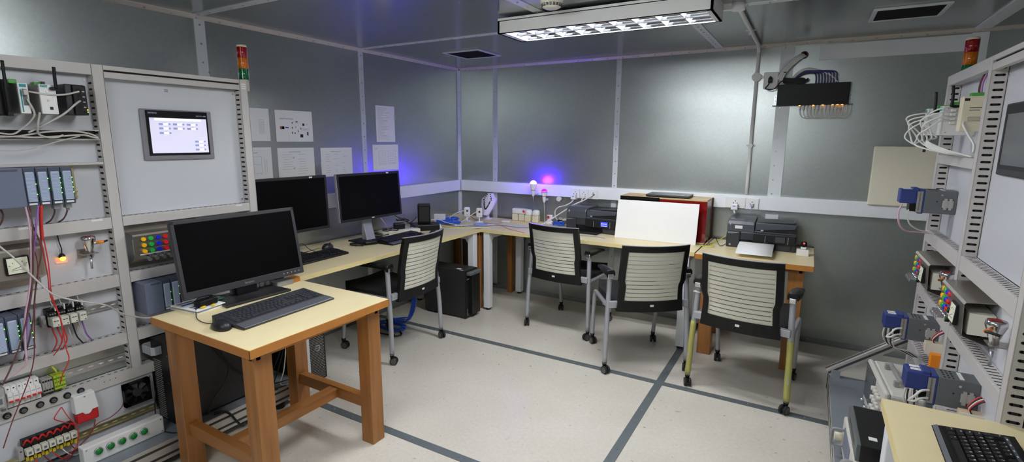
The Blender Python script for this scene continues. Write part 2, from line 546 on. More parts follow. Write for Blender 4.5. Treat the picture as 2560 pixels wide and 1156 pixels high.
# floor strips
mb = MB().box(XL + .05, XR, 3.05, 3.098, 0, .003, 0); bolt_row(mb, (XL + .1, 3.074, .002), (XR, 3.074, .002), .14, (0, 0, 1), r=.005); trim(mb, ['floor_strip', 'bolt'])
mb = MB().box(-.722, -.674, YF, 3.05, 0, .003, 0).box(-.722, -.674, 3.098, YB - .04, 0, .003, 0); bolt_row(mb, (-.698, YF + .1, .002), (-.698, YB - .1, .002), .14, (0, 0, 1), r=.005); trim(mb, ['floor_strip', 'bolt'])
mb = MB().box(XL + .05, XR, 1.778, 1.824, 0, .003, 0); bolt_row(mb, (XL + .1, 1.801, .002), (XR, 1.801, .002), .14, (0, 0, 1), r=.005); trim(mb, ['floor_strip', 'bolt'])
# bolts standing out of the wall behind the left rack

# ---------------------------------------------------------------- trunking
def trunk(name, label, mb): tag(mb.build(name, ['trunk', 'rack']), label, 'cable trunking')
trunk('cable_trunking', 'white wall trunking along the left wall behind the two far monitors', MB().box(XL + .001, XL + .05, 1.0, YB - .052, .995, 1.102, 0, bev=.004))
trunk('cable_trunking', 'long white trunking along the back wall above the desk', MB().box(XL + .052, XR - .02, YB - .05, YB - .001, .995, 1.102, 0, bev=.004))

# ---------------------------------------------------------------- ceiling lights
LX0, LX1, LW = -1.64, -.46, .285
def light_fixture(loc, label):
    t = thing('ceiling_light', label, 'ceiling light', loc, 0, 'louvred strip lights on the ceiling')
    L = (LX1 - LX0) / 2; w = LW / 2
    mb = MB()
    mb.box(-L, L, -w, w, .066, .083, 0)
    mb.box(-L, L, -w, -w + .008, 0, .07, 0); mb.box(-L, L, w - .008, w, 0, .07, 0)
    mb.box(-L, -L + .012, -w, w, 0, .07, 0); mb.box(L - .012, L, -w, w, 0, .07, 0)
    mb.box(-L, L, -w, -w + .018, 0, .003, 0); mb.box(-L, L, w - .018, w, 0, .003, 0)
    mb.box(-L, -L + .045, -w, w, 0, .003, 0); mb.box(L - .03, L, -w, w, 0, .003, 0)
    mb.box(-.3, .3, -.05, .05, .083, .0955, 1)
    mb.build('housing', ['white', 'black'], t)
    # mirror optics: two troughs of parabolic reflectors and cross blades
    mb = MB()
    for s in (-1, 1):
        yc = s * w / 2
        for q in (-1, 1):
            pts = [(yc + q * .062, .004), (yc + q * .060, .02), (yc + q * .052, .04), (yc + q * .03, .058)]
            for a, b in zip(pts[:-1], pts[1:]):
                mb.quad([(-L + .045, a[0], a[1]), (L - .03, a[0], a[1]), (L - .03, b[0], b[1]), (-L + .045, b[0], b[1])])
    mb.build('reflector', 'reflector', t)
    mb = MB()
    n = 9
    for i in range(n + 1):
        x = -L + .05 + i * (2 * L - .085) / n
        for s in (-1, 1):
            yc = s * w / 2
            mb.prism([(x - .002, .004), (x + .002, .004), (x + .007, .020), (x - .007, .020)], 'y', yc - .058, yc + .058, 0)
    mb.build('louvre', 'blade', t)
    for s in (-1, 1):
        MB().cyl((-L + .03, s * w / 2, .030), (L - .03, s * w / 2, .030), .0085, 0, n=12).build('lamp_tube', 'tube', t)
    return t
LZ = 2.122
lf = light_fixture(((LX0 + LX1) / 2, 2.645 + LW / 2, LZ), 'white louvred strip light hanging under the ceiling in front of the smoke detector')
def fill_panel_light(loc, label):  # unseen lights; deep opal diffusers added to spread light onto walls and upright faces
    t = thing('ceiling_light', label, 'ceiling light', loc, 0, 'unseen ceiling lights with added opal diffusers')
    MB().box(-.6, .6, -.15, .15, .02, .085, 0, bev=.004).build('housing', 'white', t)
    MB().box(-.585, .585, -.135, .135, -.055, .02, 0, bev=.02).build('diffuser', 'opal', t)
fill_panel_light(((LX0 + LX1) / 2, 1.2, LZ + .01), 'unseen strip light on the ceiling above the camera, with added opal diffuser')
fill_panel_light(((LX0 + LX1) / 2, -.5, LZ + .01), 'added opal fill light on the ceiling behind the camera, out of view')  # added lamp, fills the faces turned to the camera

# smoke detector
t = thing('smoke_detector', 'round cream smoke detector on the ceiling beside the strip light', 'smoke detector', (-1.2, 2.45, ZC - .05))
MB().lathe([(.05, .05), (.058, .045), (.058, .03), (.052, .024), (.046, .006), (.03, -.002), (0.0, -.003)]).build('body', 'offwhite', t)
mb = MB()
for k in range(18):
    a = 2 * PI * k / 18
    for z, r in ((.019, .0512), (.0135, .0497), (.0085, .0483)):
        mb.box(-.006, .006, r - .002, r + .0006, z - .0013, z + .0013, 0, M=RZ(a))
mb.build('vent_slots', 'slot', t)

# vents
def vent(label, x0, x1, y0, y1):
    t = thing('ceiling_vent', label, 'ceiling vent', ((x0 + x1) / 2, (y0 + y1) / 2, ZC - .012))
    a, b = (x1 - x0) / 2, (y1 - y0) / 2; f = .022
    mb = MB()
    for q in ((-a, a, -b, -b + f), (-a, a, b - f, b), (-a, -a + f, -b + f, b - f), (a - f, a, -b + f, b - f)): mb.box(*q, 0, .012, 0, bev=.003)
    mb.build('frame', 'galv_strip', t)
    mb = MB().box(-a + f, a - f, -b + f, b - f, .006, .01, 0)
    for i in range(30):
        y = -b + f + (i + .5) * (2 * b - 2 * f) / 30
        mb.box(-a + f, a - f, y - .0012, y + .0012, .002, .006, 1)
    mb.build('grille', ['slot', 'black_matte'], t)
vent('square black ceiling vent near the corner of the two walls', -2.69, -2.335, 3.475, 3.825)
vent('black ceiling vent above the white panel by the right rack', .215, .55, 3.465, 3.785)

# ---------------------------------------------------------------- conduit, boxes, socket on the back wall
px_ = -.408
t = thing('conduit_pipe', 'white conduit pipe running down the back wall and across the ceiling', 'conduit', (0, 0, 0))
MB().tube([(px_, YB - .016, 1.11), (px_, YB - .016, 2.0), (px_, YB - .016, ZC - .075), (px_, YB - .03, ZC - .04), (px_, YB - .07, ZC - .02), (px_ + .004, YB - .15, ZC - .016), (px_ + .01, 3.02, ZC - .016)], .0125, n=12).build('pipe', 'cable_white', t)
mb = MB()
mb.box(px_ - .032, px_ + .032, YB - .004, YB, 1.475, 1.49, 0).cyl((px_, YB - .028, 1.4825), (px_, YB, 1.4825), .017, 0)
mb.build('saddle_clip', 'cable_white', t)
mb = MB().box(px_ - .032, px_ + .032, 3.74, 3.755, ZC - .004, ZC, 0).cyl((px_, 3.7475, ZC - .028), (px_, 3.7475, ZC), .016, 0)
mb.build('saddle_clip', 'cable_white', t)
mb = MB().cyl((px_, YB - .035, 1.988), (px_, YB, 1.988), .032, 0, n=28).cyl((px_, YB - .037, 1.988), (px_, YB - .035, 1.988), .029, 0, n=28)
for s in (-1, 1): mb.cyl((px_ + s * .012, YB - .0385, 1.988 + s * .018), (px_ + s * .012, YB - .036, 1.988 + s * .018), .003, 1, n=8)
mb.box(px_ + .028, px_ + .075, YB - .022, YB - .004, 1.978, 1.996, 0)
tag(mb.build('junction_box', ['white', 'bolt']), 'round white junction box on the conduit of the back wall', 'junction box')
mb = MB().cyl((px_ + .01, 3.0, ZC - .035), (px_ + .01, 3.0, ZC), .034, 0, n=28).box(px_ - .10, px_ + .01, 2.985, 3.015, ZC - .03, ZC, 0)
tag(mb.build('junction_box', ['white']), 'round white junction box on the ceiling at the end of the conduit', 'junction box')
t = thing('power_socket', 'square white socket with a black plug beside the round junction box', 'socket', (-.309, YB, 1.958))
MB().box(-.048, .048, -.045, 0, -.058, .058, 0, bev=.005).build('socket_box', 'white', t)
mb = MB().box(-.016, .012, -.075, -.045, -.02, .012, 0, bev=.005); mb.prism([(-.016, .012), (.012, .012), (.0, .028), (-.006, .028)], 'y', -.062, -.047, 0)
mb.build('plug', 'black', t)
# ---------------------------------------------------------------- desks and tables
DZ = .741
def wood_table(name, label, x0, x1, y0, y1, z=DZ, stretch=True, leg=.078, inset=.035):
    cx, cy = (x0 + x1) / 2, (y0 + y1) / 2; a, b = (x1 - x0) / 2, (y1 - y0) / 2
    t = thing(name, label, 'table', (cx, cy, 0))
    MB().box(-a + .003, a - .003, -b + .003, b - .003, z - .034, z, 0).build('table_top', 'laminate', t)
    mb = MB()
    mb.box(-a, a, -b, -b + .0035, z - .036, z - .0005, 0, bev=.001).box(-a, a, b - .0035, b, z - .036, z - .0005, 0, bev=.001)
    mb.box(-a, -a + .0035, -b, b, z - .036, z - .0005, 0, bev=.001).box(a - .0035, a, -b, b, z - .036, z - .0005, 0, bev=.001)
    mb.build('edge_band', 'wood_edge', t)
    i = inset
    mb = MB()
    mb.box(-a + i, a - i, -b + i + .012, -b + i + .03, z - .065, z - .034, 0).box(-a + i, a - i, b - i - .03, b - i - .012, z - .065, z - .034, 0)
    mb.box(-a + i + .012, -a + i + .03, -b + i, b - i, z - .065, z - .034, 0).box(a - i - .03, a - i - .012, -b + i, b - i, z - .065, z - .034, 0)
    mb.build('apron', 'wood_edge', t)
    for sx in (-1, 1):
        for sy in (-1, 1):
            lx, ly = sx * (a - i - leg / 2), sy * (b - i - leg / 2)
            MB().box(lx - leg / 2, lx + leg / 2, ly - leg / 2, ly + leg / 2, 0, z - .034, 0, bev=.003).build('leg', 'wood_z', t)
    if stretch:
        lx = a - i - leg; ly = b - i - leg / 2
        for sy in (-1, 1):
            MB().box(-lx, lx, sy * ly - .02, sy * ly + .02, .175, .235, 0, bev=.002).build('stretcher', 'wood_x', t)
        MB().box(-.03 + .03, .03 + .03, -ly + .02, ly - .02, .18, .228, 0, bev=.002).build('stretcher', 'wood_y', t)
    return t
wood_table('wooden_table', 'wooden table with cream top in front of the left rack, carrying the nearest monitor', -2.445, -1.73, 1.045, 1.778)
wood_table('wooden_table', 'wooden table with cream top under the right printer at the end of the desk', -.638, .084, 3.64, 4.30, z=DZ, stretch=False, leg=.09, inset=.05)
wood_table('corner_table', 'wooden corner table between the two white-legged desks', -3.165, -2.472, 3.685, 4.30, z=DZ + .001, stretch=False, leg=.05, inset=.0)

def desk(label, loc, rotz, L, D):
    # local: x along the length, front edge at y=0 (faces -y), back at y=D
    t = thing('desk', label, 'desk', loc, rotz)
    MB().box(0, L, 0.0025, D, DZ - .028, DZ, 0).build('desk_top', 'laminate', t)
    MB().box(0, L, 0, .0025, DZ - .028, DZ - .0004, 0).box(0, .002, 0.0025, D, DZ - .028, DZ - .0004, 0).box(L - .002, L, 0.0025, D, DZ - .028, DZ - .0004, 0).build('edge_band', 'laminate_edge', t)
    for x in (.035, L - .095):
        mb = MB()
        for y in (.012, D - .072):
            mb.box(x, x + .06, y, y + .06, .02, DZ - .03, 0, bev=.004)
        mb.box(x + .008, x + .052, .072, D - .072, DZ - .085, DZ - .03, 0)
        mb.prism([(.07, DZ - .085), (.105, DZ - .085), (.07, DZ - .13)], 'x', x + .01, x + .05, 0)
        mb.prism([(D - .07, DZ - .085), (D - .07, DZ - .13), (D - .105, DZ - .085)], 'x', x + .01, x + .05, 0)
        mb.build('leg_frame', 'desk_white', t)
        for y in (.042, D - .042): MB().cyl((x + .03, y, 0), (x + .03, y, .02), .022, 0).build('foot', 'rubber', t)
    MB().box(.1, L - .1, D * .55, D * .55 + .04, DZ - .07, DZ - .03, 0).build('cross_rail', 'desk_white', t)
    return t
# along the left wall: faces +x
desk('cream desk with white legs along the left wall under the two far monitors', (-2.452, 1.765, 0), rad(90), 1.905, .70)
# along the back wall
desk('long cream desk with white legs along the back wall under the red box', (-2.467, 3.672, 0), 0, 1.822, .66)

# right foreground table
t = thing('desk', 'cream desk in the right foreground carrying the black keyboard with white letters', 'desk', (.258, 1.83, 0))
MB().box(0.002, 1.2, -1.5, -.002, DZ - .028, DZ, 0).build('desk_top', 'laminate', t)
MB().box(0, .002, -1.5, 0, DZ - .028, DZ - .0003, 0).box(.002, 1.2, -.002, 0, DZ - .028, DZ - .0003, 0).build('edge_band', 'laminate_edge', t)
mb = MB().box(.014, .074, -.085, -.025, .02, DZ - .03, 0, bev=.004).box(.014, .074, -1.45, -1.39, .02, DZ - .03, 0, bev=.004).box(.02, .066, -1.4, -.08, DZ - .085, DZ - .03, 0)
mb.build('leg_frame', 'desk_white', t)
for y in (-.055, -1.42): MB().cyl((.044, y, 0), (.044, y, .02), .022, 0).build('foot', 'rubber', t)
mb = MB().box(1.12, 1.18, -.085, -.025, .02, DZ - .03, 0, bev=.004).box(1.12, 1.18, -1.45, -1.39, .02, DZ - .03, 0, bev=.004)
mb.build('leg_frame', 'desk_white', t)
for y in (-.055, -1.42): MB().cyl((1.15, y, 0), (1.15, y, .02), .022, 0).build('foot', 'rubber', t)

# ---------------------------------------------------------------- chairs
def back_pt(u, z):
    # u in -1..1 across, z height -> local point on the backrest surface
    k = (z - .43) / .445
    hw = .220 - .006 * k
    if k < .4: hw -= .012 * math.sin(PI * min(1, max(0, k / .8)))
    y = -.262 - .03 * k - .058 * max(0, k - .25) ** 1.6
    bow = -(.030 + .022 * max(0, k)) * (1 - u * u)
    return Vector((u * hw, y + bow, z))
def slab(mb, u0, u1, z0f, z1f, th=.018, nu=10, nz=3, m=0):
    # curved slab of thickness th following the back surface; z0f/z1f functions of u
    F = [[back_pt(u0 + (u1 - u0) * i / nu, z0f + (z1f - z0f) * j / nz) for j in range(nz + 1)] for i in range(nu + 1)]
    A = [[mb._v(p + Vector((0, -th / 2, 0))) for p in r] for r in F]
    B = [[mb._v(p + Vector((0, th / 2, 0))) for p in r] for r in F]
    for i in range(nu):
        for j in range(nz):
            mb._f([A[i][j], A[i + 1][j], A[i + 1][j + 1], A[i][j + 1]], m)
            mb._f([B[i][j], B[i][j + 1], B[i + 1][j + 1], B[i + 1][j]], m)
    for i in range(nu):
        mb._f([A[i][0], B[i][0], B[i + 1][0], A[i + 1][0]], m); mb._f([A[i][nz], A[i + 1][nz], B[i + 1][nz], B[i][nz]], m)
    for j in range(nz):
        mb._f([A[0][j], A[0][j + 1], B[0][j + 1], B[0][j]], m); mb._f([A[nu][j], B[nu][j], B[nu][j + 1], A[nu][j + 1]], m)

def make_chair(label, wraps=False):
    t = thing('office_chair', label, 'chair', (0, 0, 0), 0, 'black chairs with white slatted backs')
    # backrest frame
    mb = MB()
    slab(mb, -1, 1, .43, .504, .026)
    slab(mb, -1, 1, .838, .876, .024)
    slab(mb, -1.0, -.84, .50, .85, .026, nu=2, nz=10)
    slab(mb, .84, 1.0, .50, .85, .026, nu=2, nz=10)
    mb.build('back_frame', 'black', t)
    mb = MB()
    slab(mb, -1.01, 1.01, .8755, .880, .018, nz=1)
    tr = mb.build('top_trim', 'silver_paint', t)
    # slatted back panel
    mb = MB()
    zs, n, gap = .505, 12, .0055
    pitch = (.838 - zs) / n
    for i in range(n):
        g = gap if i < 9 else .0036
        z0, z1 = zs + i * pitch, zs + (i + 1) * pitch - g
        slab(mb, -.845, .845, z0, z1, .008, nu=12, nz=1)
    for u in (-.845, .80):
        slab(mb, u, u + .045, zs, .838, .006, nu=1, nz=8)
    mb.build('slatted_back', 'slat', t)
    p = back_pt(0, .475)
    MB().box(-.012, .012, p.y - .0145, p.y - .0125, .468, .482, 0, bev=.001).build('care_tag', 'white', t)
    # seat
    def seat(u, v, top):
        x = (u * 2 - 1); y = -.205 + v * .44
        hw = .228 * (1 - .10 * max(0, (v - .7) / .3) ** 2 - .06 * max(0, (.2 - v) / .2))
        dip = .012 * (1 - x * x) - .03 * max(0, (v - .75) / .25) ** 2
        z = .475 - dip
        if not top: z = .425 - .02 * (1 - abs(x)) - .02 * max(0, (v - .75) / .25) ** 2
        return (x * hw, y, z)
    mb = MB()
    N = 10
    top = [[mb._v(seat(i / N, j / N, True)) for j in range(N + 1)] for i in range(N + 1)]
    bot = [[mb._v(seat(i / N, j / N, False)) for j in range(N + 1)] for i in range(N + 1)]
    for i in range(N):
        for j in range(N):
            mb._f([top[i][j], top[i + 1][j], top[i + 1][j + 1], top[i][j + 1]], 0, True)
            mb._f([bot[i][j], bot[i][j + 1], bot[i + 1][j + 1], bot[i + 1][j]], 0, True)
    for k in range(N):
        mb._f([top[k][0], bot[k][0], bot[k + 1][0], top[k + 1][0]], 0); mb._f([top[k][N], top[k + 1][N], bot[k + 1][N], bot[k][N]], 0)
        mb._f([top[0][k], top[0][k + 1], bot[0][k + 1], bot[0][k]], 0); mb._f([top[N][k], bot[N][k], bot[N][k + 1], top[N][k + 1]], 0)
    mb.build('seat', 'mesh_seat', t)
    for s in (-1, 1):
        # rear leg tube up to the armrest, front leg tube bent back to it
        rear = MB().tube([(s * .278, -.25, .07), (s * .272, -.244, .3), (s * .262, -.228, .5), (s * .256, -.216, .655)], .0165, n=12, sub=4).build('rear_leg', 'silver_paint', t)
        MB().tube([(s * .236, .25, .07), (s * .24, .225, .25), (s * .243, .195, .38), (s * .247, .165, .428), (s * .252, .1, .445), (s * .262, -.15, .452), (s * .264, -.232, .455)], .0145, n=12).build('front_leg', 'silver_paint', t)
        MB().box(s * .2, s * .265, -.262, -.232, .448, .492, 0, bev=.004).build('back_bracket', 'silver_paint', t)
        # armrest
        mb = MB()
        sec = []
        for k in range(13):
            v = k / 12
            y = -.245 + .25 * v
            hw = (.017 + .012 * math.sin(PI * min(1, v * 1.15 + .1)) + .006)
            z1 = .695 - .02 * v * v * (1 if v > .5 else .6); z0 = z1 - (.034 - .016 * v)
            sec.append([mb._v((s * .256 + hw * c, y, z)) for c, z in ((-1, z0), (1, z0), (1.05, (z0 + z1) / 2), (.8, z1), (-.8, z1), (-1.05, (z0 + z1) / 2))])
        for a, b in zip(sec[:-1], sec[1:]):
            for k in range(6): mb._f([a[k], a[(k + 1) % 6], b[(k + 1) % 6], b[k]], 0, k not in (0,))
        mb._f(sec[0][::-1], 0); mb._f(sec[-1], 0)
        bmesh.ops.recalc_face_normals(mb.bm, faces=list(mb.bm.faces))
        arm = mb.build('armrest', 'black', t)
        MB().box(s * .256 - .0195, s * .256 + .0195, -.249, -.205, .642, .672, 0, bev=.005).build('arm_cap', 'chrome', arm)
        if wraps:
            tag(MB().tube([(s * .278, -.25, .078), (s * .2745, -.246, .2), (s * .272, -.244, .3), (s * .2665, -.236, .425)], .0178, n=12, sub=4).build('leg_wrap', 'olive_tape', t), 'olive yellow tape wrapped round the lower rear leg')
    if wraps:
        MB().cyl((-.2585, -.222, .604), (-.258, -.2215, .612), .0195, 0).box(-.285, -.262, -.226, -.218, .604, .610, 0).build('cable_tie', 'cable_white', t)
    MB().tube([(-.262, -.1, .432), (0, -.1, .412), (.262, -.1, .432)], .012, n=10).build('seat_beam', 'silver_paint', t)
    # twin wheel casters
    for (x, y, a) in ((-.278, -.25, .5), (.278, -.25, -.4), (-.236, .25, .3), (.236, .25, -.2)):
        mb = MB(T(x, y, 0) @ RZ(a))
        for q in (-1, 1):
            mb.lathe([(.012, q * .020), (.024, q * .020), (.0265, q * .017), (.0265, q * .008), (.02, q * .005), (.012, q * .005)], (0, -.012, .0265), 0, n=20, axis='x')
            mb.lathe([(.02, q * .0195), (.02, q * .0205)], (0, -.012, .0265), 1, n=18, axis='x')
        mb.box(-.006, .006, -.03, .012, .024, .052, 2, bev=.003)
        mb.cyl((0, 0, .045), (0, 0, .078), .012, 2, r2=.0165)
        mb.build('caster', ['rubber', 'caster_grey', 'black'], t)
    return t
def chair_at(t, rl, rr):
    # put a chair by its two rear caster points (left, right as seen from behind)
    a = math.atan2(rr[1] - rl[1], rr[0] - rl[0])
    m = ((rl[0] + rr[0]) / 2, (rl[1] + rr[1]) / 2)
    t.location = (m[0] - math.sin(a) * .25, m[1] + math.cos(a) * .25, 0)
    t.rotation_euler = (0, 0, a)
c4 = make_chair('chair with olive tape on its rear legs, at the right printer', True)
chair_at(c4, (-.547, 3.143), (.013, 3.071))
c2 = make_chair('chair tucked under the back desk in front of the left printer')
chair_at(c2, (-1.905, 3.545), (-1.362, 3.500))
c3 = dup(c2, 'middle chair of the back row, turned sideways in front of the white board', (0, 0, 0))
chair_at(c3, (-1.05, 3.036), (-.598, 3.355))
c1 = dup(c2, 'chair at the left desk, facing the far monitor, beside the black tower computer', (0, 0, 0))
chair_at(c1, (-2.337, 2.406), (-2.353, 2.966))
# ---------------------------------------------------------------- racks
def post(t, lx, z0, z1, slots, side):
    mb = MB()
    w, dp, th = .045, .048, .0025
    mb.box(lx, lx + w, 0, th, z0, z1, 0, bev=.001)
    for q in (0, 1):
        xs = lx if q == 0 else lx + w - th
        mb.box(xs, xs + th, 0, dp, z0, z1, 0)
    mb.box(lx, lx + w, dp - th, dp, z0, z1, 0)
    o = mb.build('post', 'rack', t)
    sm = MB()
    for a, b in slots:
        n = int((b - a) / .0255)
        for i in range(n):
            z = a + (i + .5) * (b - a) / n
            for xs in ((lx - .0006, lx), (lx + w, lx + w + .0006)):
                sm.box(xs[0], xs[1], .014, .036, z - .0042, z + .0042, 0)
                sm.cyl((xs[0], .014, z), (xs[1], .014, z), .0042, 0, n=8, smooth=False)
                sm.cyl((xs[0], .036, z), (xs[1], .036, z), .0042, 0, n=8, smooth=False)
    if slots: tag(sm.build('slots', 'slot', o), kind='stuff')
    else: sm.bm.free()
    return o

def beam(t, x0, x1, z0, z1, holes=True, dp=.045, name='beam', wide=False):
    mb = MB().box(x0, x1, 0, dp, z0, z1, 0, bev=.0015)
    if holes:
        n = int((x1 - x0) / .026)
        for i in range(n):
            x = x0 + (i + .5) * (x1 - x0) / n
            if wide: mb.box(x - .003, x + .003, dp - .036, dp - .006, z1, z1 + .0005, 1)
            else: mb.box(x - .0065, x + .0065, dp - .022, dp - .014, z1, z1 + .0005, 1)
    return mb.build(name, ['rack', 'slot'], t)

def hmi(label, loc, rz, on):
    t = thing('touch_screen', label, 'touch screen', loc, rz)
    W, H = .33, .241
    mb = MB().box(0, W, -.012, .0, 0, H, 0, bev=.005)
    mb.build('frame', 'hmi_frame' if on else 'bezel_dark', t)
    MB().box(.022, W - .022, -.0135, -.012, .022, H - .006, 0, bev=.0006).build('glass', 'hmi_glass' if on else 'lcd_dark', t)
    if not on:
        MB().box(.022, W - .022, -.0142, -.0135, H - .036, H - .006, 0).box(.022, W - .022, -.0142, -.0135, .022, .036, 0).box(.022, .034, -.0142, -.0135, .036, H - .036, 0).box(W - .034, W - .022, -.0142, -.0135, .036, H - .036, 0).build('bezel_band', 'black', t)
    else:
        x0, x1, z0, z1 = .036, W - .03, .034, H - .04
        MB().box(x0, x1, -.0145, -.0135, z0, z1, 0).build('screen', 'hmi_screen', t)
        mb = MB().box(x0 + .022, x1 - .026, -.0148, -.0145, z1 - .012, z1 - .001, 1)
        mb.text('SIEMENS', .006, T(x0 + .011, -.0146, z1 - .006) @ TXT, 0, ext=.0001)
        def w(x, z):
            mb.box(x, x + .019, -.0148, -.0145, z, z + .0095, 0)
            mb.box(x + .019, x + .040, -.0149, -.0145, z, z + .0095, 1)
            mb.cyl((x + .048, -.0148, z + .005), (x + .048, -.0145, z + .005), .0048, 0, n=14)
            mb.text('0.00', .005, T(x + .0295, -.0150, z + .005) @ TXT, 0, ext=.0001)
            mb.box(x + .02, x + .036, -.0148, -.0145, z + .0115, z + .0125, 0)
        for z, xs in ((z1 - .034, (.075, .139, .203)), (z1 - .054, (.075, .139, .203)), (z1 - .076, (.075,))):
            for x in xs: w(x, z)
        for z in (z0 + .05, z0 + .031, z0 + .010): w(.235, z)
        mb.build('screen_widgets', ['hmi_btn', 'hmi_white'], t)
    mb = MB().text('SIEMENS', .0105, T(.052, -.0137, H - .018) @ TXT, 0)
    mb.text('SIMATIC HMI', .0085, T(W - .054, -.0137, H - .026) @ TXT, 0)
    mb.build('lettering', 'plc_flap', t)
    return t

ZT = 1.825
# ---- left rack (front faces +x); local x = world y, local -y = towards the room
RL = (-2.68, 0, 0)
t = thing('equipment_rack', 'grey open equipment rack along the left wall with the lit touch panel', 'rack', RL, rad(90))
post(t, .375, .14, ZT, [], 1)
post(t, 1.042, .40, ZT, [(1.42, 1.76), (1.17, 1.40), (.91, 1.11), (.63, .84), (.45, .565)], 1)
pr = post(t, 1.70, .14, ZT, [(1.17, 1.81), (.2, 1.1)], 1)
mb = MB()
for i in range(3): mb.box(1.709, 1.734, -.0006, 0, 1.80 - i * .011, 1.8065 - i * .011, 0)
mb.build('post_label', 'white', t)
beam(t, .42, 1.042, 1.780, ZT, False)
beam(t, .42, 1.042, 1.401, 1.412, False)
for z0, z1 in ((1.115, 1.165), (.846, .90), (.570, .621)): beam(t, .42, 1.042, z0, z1)
mb = MB().box(.36, 1.135, -.004, 0, .394, .444, 0).box(.36, 1.135, 0, .04, .4405, .444, 0)
for i in range(28): mb.box(.38 + i * .026, .393 + i * .026, .012, .018, .444, .4444, 1)
for i in range(3): mb.cyl((.93 + i * .022, -.0045, .424), (.93 + i * .022, -.0038, .424), .0022, 1, n=8)
mb.build('fuse_bar', ['rack', 'slot'], t)
for z0, z1 in ((1.12, 1.162), (.854, .902), (.569, .626), (.15, .19)): beam(t, 1.087, 1.70, z0, z1, z0 > .5)
beam(t, 1.087, 1.70, 1.806, ZT, False); beam(t, 1.087, 1.70, 1.772, 1.798, False, dp=.02)
mb = MB().box(1.087, 1.70, .008, .012, 1.797, 1.807, 0); mb.build('top_gap', 'slot', t)
# panels
def panel(t, x0, x1, z0, z1, y, m='rack_panel', bolts=True):
    mb = MB().box(x0, x1, y, y + .003, z0, z1, 0)
    if bolts:
        for x in (x0 + .012, x1 - .012):
            for z in (z0 + .02, z1 - .02):
                mb.cyl((x, y - .003, z), (x, y, z), .0045, 1, n=10)
    return mb.build('back_panel', [m, 'bolt'], t)
panel(t, .42, 1.042, .621, 1.78, .046)
panel(t, .42, 1.042, .444, .570, .046, 'galv')
tag(panel(t, .375, 1.126, .16, .393, .004), 'lower panel behind the siren and relays')
panel(t, 1.088, 1.699, 1.163, 1.771, .046)
panel(t, 1.087, 1.70, .60, 1.119, .046)
panel(t, 1.087, 1.70, .19, .568, .046, 'galv', False)
mb = MB()
for i in range(3): mb.box(1.345, 1.362, .0454, .046, 1.735 + i * .005, 1.7375 + i * .005, 0)
mb.build('small_label', 'ink', t)
for lx in (.76, 1.0):
    MB().box(lx - .03, lx + .01, -.0006, 0, 1.155, 1.163, 0).build('white_label', 'white', t)
MB().box(1.62, 1.655, -.0006, 0, 1.152, 1.159, 0).build('white_label', 'white', t)
# side sheet at the rack's right end and the frame behind
MB().box(.375, 1.745, .30, .303, .14, 1.80, 0).build('rear_sheet', 'galv', t)
MB().box(1.7, 1.745, .255, .30, .14, ZT, 0, bev=.001).build('post', 'rack', t)
MB().box(.375, .42, .255, .30, .14, ZT, 0, bev=.001).build('post', 'rack', t)
for z in (1.79, .2): MB().box(1.71, 1.735, .048, .255, z - .02, z + .02, 0).build('side_rail', 'rack', t)
# cable tray
mb = MB().box(.42, 1.042, -.002, 0, 1.507, 1.511, 0).box(.42, 1.042, -.002, 0, 1.545, 1.549, 0).box(.42, 1.042, 0, .045, 1.505, 1.508, 0).box(.42, 1.042, .04, .044, 1.508, 1.548, 1)
mb.build('cable_tray', ['rack', 'slot'], t)

hmi('lit touch panel with lilac screen in the left rack', (-2.7255, 1.222, 1.410), rad(90), True)

# platform under the left rack: aluminium profiles and a top sheet
def profile(mb, p0, p1, w, h):
    # grooved profile from p0 to p1 (axis aligned in y), w along x, h along z, p = lower outer corner
    x, y0, z = p0; y1 = p1[1]
    mb.box(x - w, x, y0, y1, z, z + h, 0, bev=.002)
    for k in range(2):
        zc = z + h * (.25 + .5 * k)
        mb.box(x, x + .0006, y0 + .001, y1 - .001, zc - .006, zc + .006, 1)
t = thing('rack_platform', 'low aluminium-edged platform under the left rack and black tower', 'platform', (0, 0, 0))
mb = MB(); profile(mb, (-2.45, .2, .047), (0, 1.76, 0), .045, .09); mb.build('front_profile', ['alu', 'alu_slot'], t)
mb = MB().box(-3.12, -2.495, .2, .245, .047, .137, 0).box(-3.12, -2.495, 1.715, 1.76, .047, .137, 0); mb.build('cross_profile', 'alu', t)
MB().box(-3.12, -2.452, .2, 1.76, .137, .14, 0).build('top_sheet', 'plat', t)
for x in (-2.5, -3.08):
    for y in (.3, 1.0, 1.66): MB().cyl((x, y, 0), (x, y, .047), .03, 0).build('foot', 'rubber', t)

# ---- right rack (front faces -x); local x = -world y
t = thing('equipment_rack', 'grey open equipment rack at the right edge with slotted posts', 'rack', (.53, 0, 0), rad(-90))
post(t, -3.22, .19, ZT, [(1.47, 1.78), (1.10, 1.41), (.83, 1.03), (.55, .76)], 1)
post(t, -2.545, .19, ZT, [(1.10, 1.82), (.83, 1.03), (.25, .76)], 1)
post(t, -1.87, .19, ZT, [(.25, 1.82)], 1)
for a, b in ((-3.175, -2.545), (-2.50, -1.87)):
    far = a < -3
    beam(t, a, b, 1.780, ZT, False) if far else (beam(t, a, b, 1.806, ZT, False), beam(t, a, b, 1.772, 1.798, False, dp=.02), MB().box(a, b, .008, .012, 1.797, 1.807, 0).build('top_gap', 'slot', t))
    if far: beam(t, a, b, 1.418, 1.458)
    for z0, z1 in ((1.036, 1.092), (.765, .812)): beam(t, a, b, z0, z1, wide=True)
    beam(t, a, b, .46, .515, wide=True)
    if far: panel(t, a, b, .515, 1.78, .047)
    else:
        panel(t, a + .001, b - .001, 1.093, 1.771, .047); panel(t, a, b, .515, 1.036, .047)
    panel(t, a, b, .19, .46, .047, 'galv', False)
